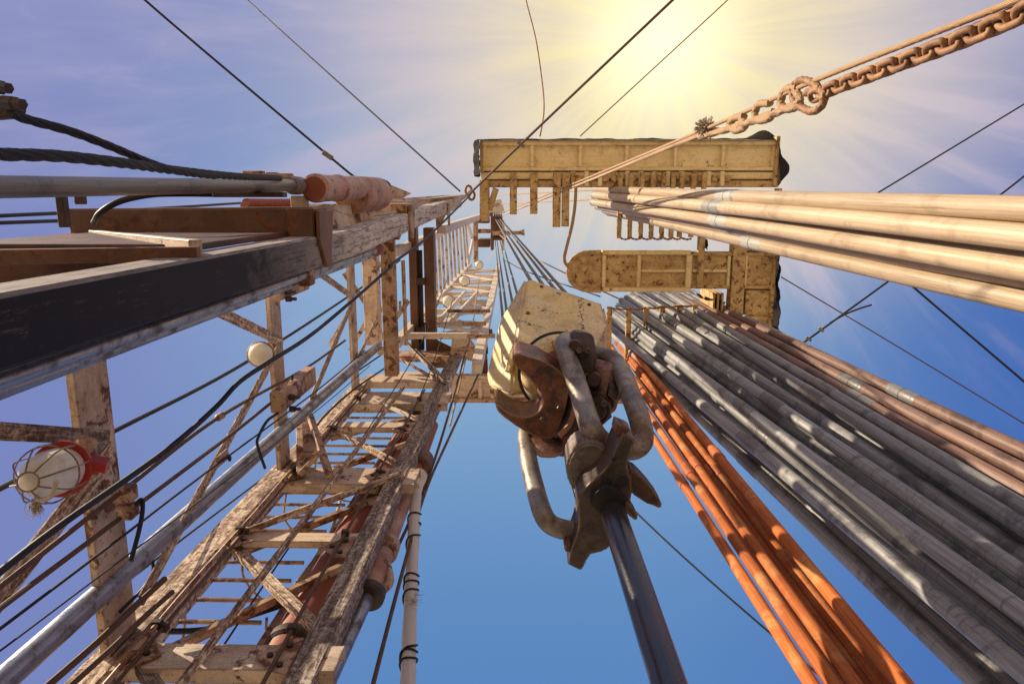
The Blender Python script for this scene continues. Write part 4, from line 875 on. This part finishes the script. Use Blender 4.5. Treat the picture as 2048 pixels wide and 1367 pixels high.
# ================================================================ elevator (pipe clamp)
HE = 3.42
el = thing('pipe_elevator', P(1209, 994, HE), 'dark rusty pipe elevator clamped round the hanging pipe, with two link ears and pointed handles', 'elevator')
c6 = lambda pts, h=HE: [P(1020 + x/4.019, 820 + y/4.019, h) for x, y in pts]
ol = [(460, 1235), (570, 1290), (605, 1235), (640, 1140), (720, 1145), (790, 1110), (850, 1010), (890, 900), (935, 810), (965, 740), (985, 640), (978, 540), (930, 460), (950, 380), (1010, 235), (905, 178), (850, 300), (810, 400), (755, 490), (680, 560), (600, 610), (552, 680), (540, 760), (562, 860), (562, 930), (530, 1010), (490, 1110)]
bm = B(); slab(bm, c6(ol), V((0, -.005, .26)), .008); obj('body', bm, M['elevator'], el)
c = P(1206, 985, HE); top = [P(1150 + 38 + 52*math.cos(a), 968 + 58*math.sin(a), HE) for a in [k*math.pi/14 for k in range(28)]]
bm = B(); slab(bm, [p + Z*.2 for p in top], V((0, 0, .26)), .03, 2); obj('bore_shell', bm, M['shell'], el)
bm = B(); c = P(1214, 1000, HE - .03); lathe(bm, c, c + Z*.3, [(0, .07), (.03, .082), (.1, .082)], 28); obj('bore_shade_ring', bm, M['black'], el)  # black colour stands in for the shaded hollow round the pipe
for px, py, r in ((1213, 964, .028), (1244, 962, .036), (1228, 918, .012)):
    c = P(px, py, HE - .006); bm = B(); lathe(bm, c, c + Z*.05, [(0, r*.9), (.004, r), (.05, r)], 18); obj('bolt', bm, M['black'], el)
for pts, h0, th in (([(905, 150), (855, 90), (835, 175), (870, 215), (960, 170), (968, 150), (920, 120)], HE + .02, .12), ([(435, 1130), (435, 1090), (500, 1070), (500, 1120), (460, 1150)], HE + .02, .1)):
    bm = B(); slab(bm, c6(pts, h0), Z*th, .012); obj('ear_latch', bm, M['rust_steel'], el)
for pts, h0, th in (([(955, 470), (1000, 480), (1060, 540), (1130, 620), (1190, 700), (1230, 770), (1215, 795), (1100, 745), (1000, 680), (950, 640)], HE + .02, .14), ([(930, 730), (960, 735), (1010, 820), (1035, 870), (1020, 892), (975, 865), (925, 815)], HE - .02, .10), ([(870, 800), (950, 780), (935, 830), (895, 875)], HE - .01, .2)):
    bm = B(); slab(bm, c6(pts, h0), Z*th, .022, 2); obj('handle' if h0 != HE - .01 else 'latch_body', bm, M['hook_dark'], el)
# hanging pipe
a, b = PD(1212, 985, 3.78), PD(1337, 1367, 2.55); d = b - a; b = a + d*((.1 - a.z)/d.z)
bm = B(); L = (b-a).length; lathe(bm, a + Z*.1, b, [(0, .066)] + [(L*i/14, .0655) for i in range(1, 15)], 36)
tag(obj('hanging_pipe', bm, M['pipe_blue']), 'dark shiny pipe hanging from the elevator down to the lower edge of the picture', 'drill pipe')
# ================================================================ ropes, cables and wires
def cable(name, pts, r, mat, label, cat='cable', group=None, n=8, seg=8, lobes=0, lay=.1, amp=.1, sub=0):
    bm = B(); c = crom(pts, n) if len(pts) > 2 else [pts[0] + (pts[1]-pts[0])*(i/20) for i in range(21)]
    if sub:
        out = []
        for a, b in zip(c, c[1:]):
            k = max(1, int((b-a).length/sub)); out += [a + (b-a)*(i/k) for i in range(k)]
        c = out + [c[-1]]
    tube(bm, c, r, seg, lobes=lobes, lay=lay, amp=amp); return tag(obj(name, bm, M[mat]), label, cat, group)
GW = 'guy wires in the sky'
far = lambda px, py, d: PD(px, py, d)
cable('guy_wire', [PD(240, -60, 7.5), PD(290, 0, 7.6), PD(650, 305, 7.9), PD(712, 356, 8.0)], .0135, 'rope_dark', 'dark guy wire from the top edge at left down to the red cylinder', 'wire', GW)
cable('guy_wire', [PD(440, -60, 17), PD(495, 0, 16.5), PD(920, 382, 13.5)], .016, 'rope_dark', 'thin dark guy wire from the top edge to the top of the front leg', 'wire', GW)
cable('hanging_wire', [PD(1040, -60, 14), PD(1052, 0, 13.8), PD(1072, 80, 13.5), PD(1085, 170, 13.2), PD(1088, 215, 13), PD(1085, 245, 12.9), PD(1080, 272, 12.8)], .013, 'chain', 'thin bent rusty wire hanging from the top edge to the platform', 'wire', GW)
cable('guy_wire', [PD(1400, -52, 9.3), PD(1345, 0, 9.5), PD(1050, 280, 11), PD(938, 388, 12.0)], .019, 'rope_rust', 'brown guy wire crossing the upper platform arm to the shackle at the mast', 'wire', GW)
cable('guy_wire', [PD(1510, -55, 12), PD(1455, 0, 12.2), PD(1160, 272, 12.8)], .011, 'rope_tan', 'thin tan wire from the top edge to the middle of the upper platform arm', 'wire', GW)
cable('guy_wire', [PD(2140, 152, 16), PD(2048, 208, 16), PD(1690, 425, 15)], .018, 'rope_dark', 'thin guy wire at far right running down behind the cream pipes', 'wire', GW)
cable('guy_wire', [PD(1800, 545, 14), PD(1605, 686, 14), PD(1500, 760, 14)], .021, 'rope_dark', 'guy wire with a double end between the cream and the brown pipes', 'wire', GW)
cable('wire_tail', [PD(1660, 645, 13.9), PD(1690, 628, 13.9), PD(1720, 616, 13.95), PD(1743, 609, 14)], .018, 'rope_dark', 'loose tail of the guy wire between the cream and the brown pipes', 'wire', GW)
cable('guy_wire', [PD(2140, 276, 12), PD(2048, 352, 12), PD(1980, 405, 12)], .017, 'rope_dark', 'short piece of dark wire at the right edge above the cream pipes', 'wire', GW)
cable('guy_wire', [PD(1562, 553, 12.6), PD(1800, 695, 11.5), PD(2048, 846, 10.5), PD(2160, 914, 10)], .010, 'rope_rust', 'thin wire from the tarpaulin at the platform end to the right edge', 'wire', GW)
cable('guy_wire', [PD(1740, 492, 12), PD(1815, 563, 11.8), PD(2048, 762, 11), PD(2150, 850, 10.6)], .018, 'rope_dark', 'straight dark wire from under the cream pipes to the right edge', 'wire', GW)
cable('guy_wire', [PD(1130, 880, 13), PD(1275, 1026, 12), PD(1420, 1160, 11), PD(1640, 1350, 10)], .016, 'rope_dark', 'dark wire from behind the elevator to behind the orange tubing', 'wire', GW)
cable('hanging_rope', [PD(1152, 374, 11.9), PD(1150, 410, 11.9), PD(1144, 450, 11.9), PD(1133, 495, 11.9), PD(1129, 520, 11.9), PD(1141, 541, 11.9)], .026, 'rope_tan', 'brown rope hanging from the upper platform arm to the nose of the middle arm', 'rope')
for pts, lab in (([PD(1000, 470, 20), PD(1040, 500, 18), PD(1160, 560, 14), PD(1245, 600, 13)], 'thin pale line from the crown past the yellow block to the grey pipe tops'), ([PD(1010, 520, 20), PD(1060, 545, 18), PD(1200, 592, 14)], 'thin dark line behind the top edge of the yellow block')):
    cable('thin_line', pts, .014, 'rope_tan' if 'pale' in lab else 'rope_dark', lab, 'wire')
for pts, lab in (([PD(1000, 407, 24), PD(1200, 398, 14)], 'upper'), ([PD(990, 390, 24), PD(1210, 378, 14)], 'topmost')):
    cable('thin_line', pts, .016, 'rope_tan', '%s thin pale line from the crown to the cream pipe tops' % lab, 'wire')
# small wire grips
for (px, py, d), nm in (((655, 310, 7.88), 'dark guy wire at left'), ((1042, 288, 11.0), 'brown guy wire over the platform'), ((1642, 658, 13.85), 'double ended wire, upper grip'), ((1617, 677, 13.85), 'double ended wire, lower grip')):
    c = PD(px, py, d); bm = B(); box(bm, c - X*.05 - Y*.035, c + X*.05 + Y*.035, .05, .05); tag(obj('wire_grip', bm, M['ash_steel'], None, False), 'small clamp on the %s' % nm, 'clamp', 'wire grips')
# long line from the crown and the rusty chain beside it (upper right)
def inv(d0, d1, f): return 1/((1-f)/d0 + f/d1)
ln = [(2120, -40), (2034, 0), (1620, 165), (1400, 262), (1120, 378), (1005, 424)]
x0, x1 = 2120, 1005
lp = [PD(px, py, inv(2.42, 22, (x0-px)/(x0-x1))) for px, py in ln]
cable('tugger_line', lp, .0138, 'rope_tan', 'long tan steel line beside the chain, from the upper right corner to the crown', 'wire rope', None, 10, 12, 6, .06, .07, .016)
cp = [(2140, -28), (2048, 24), (1980, 54), (1900, 87), (1820, 117), (1740, 148), (1680, 170), (1632, 190)]
cps = crom([PD(px, py, inv(2.42, 22, (x0-px)/(x0-x1)) + .02) for px, py in cp], 30)
ch = thing('rusty_chain', cps[len(cps)//2], 'heavy rusty chain coming in from the upper right corner, hooked to the steel line', 'chain')
acc = 0; last = 0; k = 0; pitch = .080
for i in range(1, len(cps)):
    acc += (cps[i]-cps[i-1]).length
    if acc - last >= pitch:
        last += pitch; c = cps[i]; d = (cps[i]-cps[i-1]).normalized(); vw = (CAM - c).normalized()
        side = d.cross(vw).normalized(); nrm = side if k % 2 else vw.cross(d).cross(d).normalized()
        ang = R(42 if k % 2 else -48); s2 = (side*math.cos(ang) + vw*math.sin(ang)).normalized()
        a, b = .036, .024; pts = []
        for j in range(20):
            th = 2*math.pi*j/20; pts.append(c + d*(math.cos(th)*b + math.copysign(a, math.cos(th))*(abs(math.cos(th))**.25)) + s2*math.sin(th)*.036)
        bm = B(); tube(bm, pts, .0155, 10, True); obj('link', bm, M['chain'], ch); k += 1
# knotted rope eyes between chain and line
def curl(pts, r, name, label, mat='fibre', par=None):
    bm = B(); tube(bm, crom([PD(*p) for p in pts], 8), r, 10, lobes=3, lay=.05, amp=.12); o = obj(name, bm, M[mat], par)
    return tag(o, label, 'rope', 'knots at the chain end') if not par else o
dd = lambda px: inv(2.42, 22, (x0-px)/(x0-x1))
D_ = lambda *p: [(x, y, dd(x)) for x, y in p]
curl(D_((1640, 178), (1625, 165), (1602, 160), (1588, 172), (1586, 195), (1600, 212), (1625, 222), (1645, 208), (1648, 186), (1632, 178), (1612, 186)), .022, 'shackle_hook', 'curled rusty hook joining the chain to the rope', 'chain')
curl(D_((1595, 175), (1572, 178), (1562, 200), (1568, 216), (1590, 214), (1600, 196), (1590, 180)), .024, 'rope_knot', 'thick tan knot on the rope next to the hook', 'rope_tan')
curl(D_((1540, 206), (1518, 208), (1510, 226), (1516, 240), (1538, 236), (1548, 222)), .024, 'rope_knot', 'tan ring knot halfway along the rope between hook and tuft', 'rope_tan')
curl(D_((1488, 232), (1468, 236), (1460, 250), (1472, 260), (1490, 252), (1484, 236)), .026, 'rope_knot', 'tan ring knot nearest to the frayed tuft', 'rope_tan')
curl(D_((1600, 205), (1560, 222), (1510, 240), (1470, 254), (1420, 268), (1400, 274)), .024, 'rope_strand', 'second tan rope strand lashed below the steel line', 'rope_tan')
curl(D_((1400, 270), (1300, 310), (1180, 360), (1060, 408), (1005, 430)), .018, 'rope_strand', 'thin tan strand continuing below the steel line to the crown', 'rope_tan')
c = PD(1412, 256, dd(1412)); bm = B()
for k in range(220):
    v = V((random.gauss(0, 1), random.gauss(-.5, 1), random.gauss(0, 1))).normalized()*random.uniform(.02, .10); tube(bm, [c, c + v*.6 + V((0, 0, random.gauss(0, .02))), c + v], [.008, .007, .004], 4)
tag(obj('frayed_tuft', bm, M['fibre']), 'frayed tuft of pale fibre tied on the rope above the platform', 'rope')

# heavy black wire ropes, upper left
cable('heavy_rope', [PD(-60, 302, 1.72), PD(0, 308, 1.8), PD(120, 312, 2.0), PD(250, 326, 2.3), PD(350, 340, 2.7), PD(470, 352, 3.3), PD(560, 356, 4.2)], .0155, 'rope_dark', 'heavy black twisted wire rope entering at the left edge, lower of the two', 'wire rope', 'heavy black ropes at upper left', 10, 24, 6, .075, .12, .006)
cable('heavy_rope', [PD(20, 226, 1.95), PD(60, 240, 2.02), PD(140, 262, 2.15), PD(220, 292, 2.3), PD(300, 325, 2.5), PD(360, 343, 2.7), PD(430, 352, 3.0)], .0125, 'rope_dark', 'heavy black twisted wire rope running down from the nuts at the left edge', 'wire rope', 'heavy black ropes at upper left', 10, 24, 6, .06, .12, .006)
t = thing('rope_clip', PD(15, 200, 1.95), 'dark rope clip with two hexagonal nuts at the left edge', 'clamp')
for (px, py), (qx, qy), r in (((-18, 172), (18, 176), 15), ((10, 205), (46, 208), 15)):
    a, b = PD(px, py, 1.95), PD(qx, qy, 1.93); L = (b-a).length; r = W(r, a); bm = B(); lathe(bm, a, b, [(0, r), (L*.55, r), (L*.6, r*.8), (L, r*.75)], 6); obj('nut', bm, M['dark_steel'], t, False)
bm = B(); slab(bm, [PD(-20, 190, 1.97), PD(20, 192, 1.97), PD(38, 218, 1.97), PD(25, 234, 1.97), PD(-20, 238, 1.97)], Z*.04, .006); obj('saddle', bm, M['dark_steel'], t, False)
# thin black cables at the far left
cable('thin_cable', [PX(-60, 434, -2.9), PX(0, 431, -2.9), PX(300, 417, -2.9), PX(490, 405, -2.9)], .011, 'black', 'thin black cable above the brown side beam, upper of the two', 'cable', 'cables along the mast back')
cable('thin_cable', [PX(-60, 446, -2.9), PX(0, 445, -2.9), PX(118, 441, -2.9)], .011, 'black', 'thin black cable above the brown side beam, lower of the two', 'cable', 'cables along the mast back')
# cables and small pipes along the back of the mast
GC = 'cables along the mast back'
cable('control_cable', [PX(-40, 996, -2.9), PX(0, 976, -2.9), PX(235, 858, -2.9), PX(495, 722, -2.9), PX(700, 590, -2.9), PX(800, 520, -2.9)], .017, 'rope_dark', 'dark cable behind the cross beams, passing just above the white round lamp', 'cable', GC)
cable('power_cable', [PD(-40, 1172, 2.15), PD(0, 1142, 2.25), PD(120, 1050, 2.5), PD(330, 902, 3.1), PD(430, 815, 3.5), PD(480, 762, 3.7), PD(540, 722, 4.0), PD(640, 655, 4.8), PD(778, 536, 6.2), PD(782, 528, 6.25), PD(850, 478, 7.4), PD(905, 425, 9), PD(940, 390, 11)], .0125, 'black', 'thick sagging black power cable crossing the whole left side in front of the mast', 'cable', None, 8, 12)
for pts, r, m, lab in ([[(-40, 1204), (0, 1172), (240, 985), (440, 832), (612, 735), (690, 680)], .014, 'rope_rust', 'brown control pipe with a coupling, first below the black power cable'],
    [[(-40, 1246), (0, 1215), (250, 1028), (470, 862), (560, 790)], .014, 'rope_rust', 'brown control pipe, second below the black power cable'],
    [[(-40, 1284), (0, 1256), (240, 1075), (420, 938), (640, 775), (730, 700)], .008, 'rope_dark', 'thin wire, third below the black power cable'],
    [[(-40, 1326), (0, 1300), (180, 1165), (420, 985), (640, 815), (740, 730)], .005, 'rope_dark', 'very thin wire, fourth below the black power cable'],
    [[(-40, 1380), (0, 1352), (130, 1255), (240, 1172), (400, 1050), (560, 930)], .009, 'rope_dark', 'thin wire, lowest of those left of the rear leg']):
    cable('control_line', [PX(px, py, -2.36 if 'lowest' not in lab else -2.75) for px, py in pts], r, m, lab, 'cable', GC)
c = PX(440, 832, -2.36); bm = B(); lathe(bm, c - Z*.05, c + Z*.05, [(0, .02), (.01, .028), (.09, .028), (.1, .02)], 8); tag(obj('pipe_coupling', bm, M['cream_rusty']), 'small hexagonal coupling on the brown control pipe', 'coupling')
for (px, py), (sx, sy), lab in (((252, 985), (34, 34), 'upper'), ((255, 1020), (34, 30), 'lower')):
    c = PX(px, py, -2.34); w = W(sx, c)/2; hh = W(sy, c)/2; bm = B(); aabb(bm, (c.x-.05, c.y-hh, c.z-w), (c.x+.05, c.y+hh, c.z+w), .012); tag(obj('pipe_clamp', bm, M['cream_rusty'], None, False), '%s boxy pipe clamp on the left cross beam' % lab, 'clamp', 'pipe clamps on the cross beam')
cable('control_hose', [PX(268, 1012, -2.3), PX(283, 998, -2.28), PX(285, 1020, -2.25), PX(278, 1060, -2.22), PX(262, 1120, -2.2)], .013, 'black', 'short black hose hanging from the lower pipe clamp', 'hose')
cable('control_hose', [PX(300, 1095, -2.52), PX(306, 1140, -2.52), PX(286, 1175, -2.52), PX(240, 1222, -2.52)], .011, 'black', 'short black hose looping behind the chromed rod', 'hose')
cable('control_hose', [PX(585, 750, -2.3), PX(583, 765, -2.3), PX(575, 785, -2.3), PX(560, 820, -2.3), PX(535, 840, -2.3), PX(518, 870, -2.3), PX(515, 890, -2.3), PX(530, 935, -2.3)], .013, 'black', 'black hose curling round the second cross beam', 'hose')
cable('control_hose', [PY(285, 1245, 3.0), PY(330, 1260, 3.0), PY(420, 1256, 3.0), PY(500, 1230, 3.0), PY(580, 1205, 3.0), PY(660, 1190, 3.0)], .022, 'black', 'black hose sagging across the ladder between the rear legs', 'hose')
cable('fibre_rope', [PY(690, 960, 3.4), PY(670, 1040, 3.4), PY(650, 1090, 3.4), PY(620, 1130, 3.4), PY(590, 1170, 3.4)], .018, 'fibre', 'pale twisted rope dangling beside the ladder', 'rope', None, 8, 10, 3, .06, .15, .012)
for pts, r, lab in (([(60, 1400), (190, 1287), (285, 1197), (330, 1156)], .02, 'upper small brown pipe in front of the rear leg, under the chromed rod'), ([(90, 1415), (215, 1303), (300, 1222), (345, 1182)], .017, 'lower small brown pipe in front of the rear leg, under the chromed rod')):
    cable('small_pipe', [PY(px, py, 2.5) for px, py in pts], r, 'rope_rust', lab, 'pipe', 'small pipes in front of the rear leg')
for pts, r, lab in (([(790, 690), (700, 752), (640, 800), (612, 832)], .013, 'black cable beside the rear leg, upper of the two'), ([(770, 735), (705, 780), (650, 830), (625, 862)], .013, 'black cable beside the rear leg, lower of the two')):
    cable('thin_cable', [PY(px, py, 2.6) for px, py in pts], r, 'rope_dark', lab, 'cable', GC)
# winch ropes right of the rear leg
cable('winch_rope', [PD(940, 672, 12), PD(880, 885, 8.8), PD(820, 1040, 7), PD(715, 1250, 5.2), PD(640, 1410, 4.4)], .0165, 'rope_rust', 'brown winch rope running down close to the grey rear leg', 'wire rope', 'winch ropes beside the rear leg')
cable('winch_rope', [PD(972, 715, 12), PD(900, 870, 9), PD(850, 985, 7.6), PD(800, 1160, 5.9), PD(740, 1390, 4.5)], .0165, 'rope_rust', 'brown winch rope between the rear leg and the white hose', 'wire rope', 'winch ropes beside the rear leg')
cable('thin_line', [PD(958, 560, 18), PD(945, 650, 13), PD(925, 745, 10.5), PD(900, 850, 8.9)], .012, 'rope_tan', 'thin wire hanging from the upper mast lattice past the gusset', 'wire')

# ================================================================ light and sky
SUN_DIR = V((-.78, -.32, .48)).normalized()        # towards the sun
el_ = math.asin(SUN_DIR.z); az = math.atan2(SUN_DIR.x, SUN_DIR.y)
sl = bpy.data.lights.new('sun', 'SUN'); sl.energy = 4.8; sl.angle = R(.5); sl.color = (1, .84, .62)
so = bpy.data.objects.new('sun', sl); C.objects.link(so); so.rotation_euler = (-SUN_DIR).to_track_quat('-Z', 'Y').to_euler(); so.location = SUN_DIR*40
w = bpy.data.worlds.new('World'); S.world = w; w.use_nodes = True; nt = w.node_tree; nn = nt.nodes; Lk = nt.links.new
bg = nn['Background']; bg.inputs['Strength'].default_value = .06
sky = nn.new('ShaderNodeTexSky'); sky.sky_type = 'NISHITA'; sky.sun_disc = False; sky.sun_elevation = el_; sky.sun_rotation = az; sky.air_density = 1.0; sky.dust_density = .6; sky.ozone_density = 2.0
tc = nn.new('ShaderNodeTexCoord')
def VM(op, a, b=None):
    m = nn.new('ShaderNodeVectorMath'); m.operation = op
    for i, q_ in enumerate((a, b)):
        if q_ is None: continue
        if hasattr(q_, 'is_output'): Lk(q_, m.inputs[i])
        else: m.inputs[i].default_value = q_
    return m
def MM(op, a, b=0.0, c=0.0, clamp=False):
    m = nn.new('ShaderNodeMath'); m.operation = op; m.use_clamp = clamp
    for i, q_ in enumerate((a, b, c)):
        if hasattr(q_, 'is_output'): Lk(q_, m.inputs[i])
        else: m.inputs[i].default_value = q_
    return m.outputs[0]
def MR(v, a, b, c=0.0, d=1.0, smooth=True):
    m = nn.new('ShaderNodeMapRange'); m.interpolation_type = 'SMOOTHSTEP' if smooth else 'LINEAR'; m.inputs[1].default_value = a; m.inputs[2].default_value = b; m.inputs[3].default_value = c; m.inputs[4].default_value = d; Lk(v, m.inputs[0]); return m.outputs[0]
def MX(f, a, b, bt='MIX'):
    m = nn.new('ShaderNodeMix'); m.data_type = 'RGBA'; m.blend_type = bt
    for sck, q_ in ((m.inputs[0], f), (m.inputs[6], a), (m.inputs[7], b)):
        if hasattr(q_, 'is_output'): Lk(q_, sck)
        else: sck.default_value = q_
    return m.outputs[2]
dirv = VM('NORMALIZE', tc.outputs['Generated']).outputs[0]
G_ = ray(1325, 78).normalized()                     # centre of the bright veil of cloud
gx, gy = frame(G_)
ca = VM('DOT_PRODUCT', dirv, G_).outputs['Value']; ang_ = MM('ARCCOSINE', ca)      # radians from the veil centre
lx = VM('DOT_PRODUCT', dirv, gx).outputs['Value']; ly = VM('DOT_PRODUCT', dirv, gy).outputs['Value']
phi = MM('ARCTAN2', lx, ly)
sep = nn.new('ShaderNodeSeparateXYZ'); Lk(dirv, sep.inputs[0])
K = 10.0                                            # colours below are at background strength 1
def c(r, g_, b): return (*[x*K for x in lin((r, g_, b))[:3]], 1)
# fan of thin cirrus streaks spreading from the veil
comb = nn.new('ShaderNodeCombineXYZ'); Lk(MM('COSINE', phi), comb.inputs[0]); Lk(MM('SINE', phi), comb.inputs[1]); Lk(MM('MULTIPLY', ang_, .35), comb.inputs[2])
ns = nn.new('ShaderNodeTexNoise'); ns.inputs['Scale'].default_value = 7.5; ns.inputs['Detail'].default_value = 5; ns.inputs['Roughness'].default_value = .55; Lk(comb.outputs[0], ns.inputs['Vector'])
mp = nn.new('ShaderNodeMapping'); mp.inputs['Scale'].default_value = (2.2, 9, 3); mp.inputs['Rotation'].default_value = (0, 0, R(6)); Lk(dirv, mp.inputs[0])
n2 = nn.new('ShaderNodeTexNoise'); n2.inputs['Scale'].default_value = 1.6; n2.inputs['Detail'].default_value = 8; n2.inputs['Roughness'].default_value = .6; n2.inputs['Distortion'].default_value = .5; Lk(mp.outputs[0], n2.inputs['Vector'])
# base: light blue overhead, deeper towards the lower right, lavender on the left
base = MX(MR(sep.outputs['Y'], .05, .62), c(152, 188, 219), c(92, 140, 198))
base = MX(MR(sep.outputs['X'], .12, .62), base, c(66, 108, 186))
base = MX(MR(sep.outputs['X'], -.12, -.62), base, c(124, 136, 196))
base = MX(MM('MULTIPLY', MR(sep.outputs['Y'], .10, -.22), .75), base, c(144, 150, 198))
col = MX(.10, base, sky.outputs[0])
veil = MM('MULTIPLY', MR(ang_, .62, .10), MR(n2.outputs['Fac'], .25, .7, .62, 1.0))
veil = MM('MULTIPLY', veil, MR(sep.outputs['Y'], .22, -.08), clamp=True)
col = MX(MM('MULTIPLY', veil, .92), col, c(222, 208, 206))
strk = MM('MULTIPLY', MR(ns.outputs['Fac'], .46, .66), MR(ang_, 1.0, .15)); strk = MM('MULTIPLY', MM('MULTIPLY', strk, .75), MR(sep.outputs['Y'], .30, .02))
col = MX(strk, col, c(196, 184, 208))
ci = MM('MULTIPLY', MR(n2.outputs['Fac'], .5, .72), MR(sep.outputs['Y'], .16, -.1)); col = MX(MM('MULTIPLY', ci, .35), col, c(190, 180, 208))
rayf = MR(ns.outputs['Fac'], .34, .66, .58, 1.0)
col = MX(MM('MULTIPLY', MM('MULTIPLY', MR(ang_, .50, .0), .85), rayf), col, c(250, 230, 196)); col = MX(MM('MULTIPLY', MR(ang_, .32, .0), rayf), col, c(255, 240, 176)); col = MX(MR(ang_, .15, .0), col, (1.3*K, 1.2*K, .80*K, 1))
Lk(col, bg.inputs['Color'])
S.view_settings.view_transform = 'Standard'; S.view_settings.look = 'None'; S.view_settings.gamma = 1; S.view_settings.exposure = 0.72
S.cycles.max_bounces = 6; S.cycles.diffuse_bounces = 3; S.cycles.glossy_bounces = 3
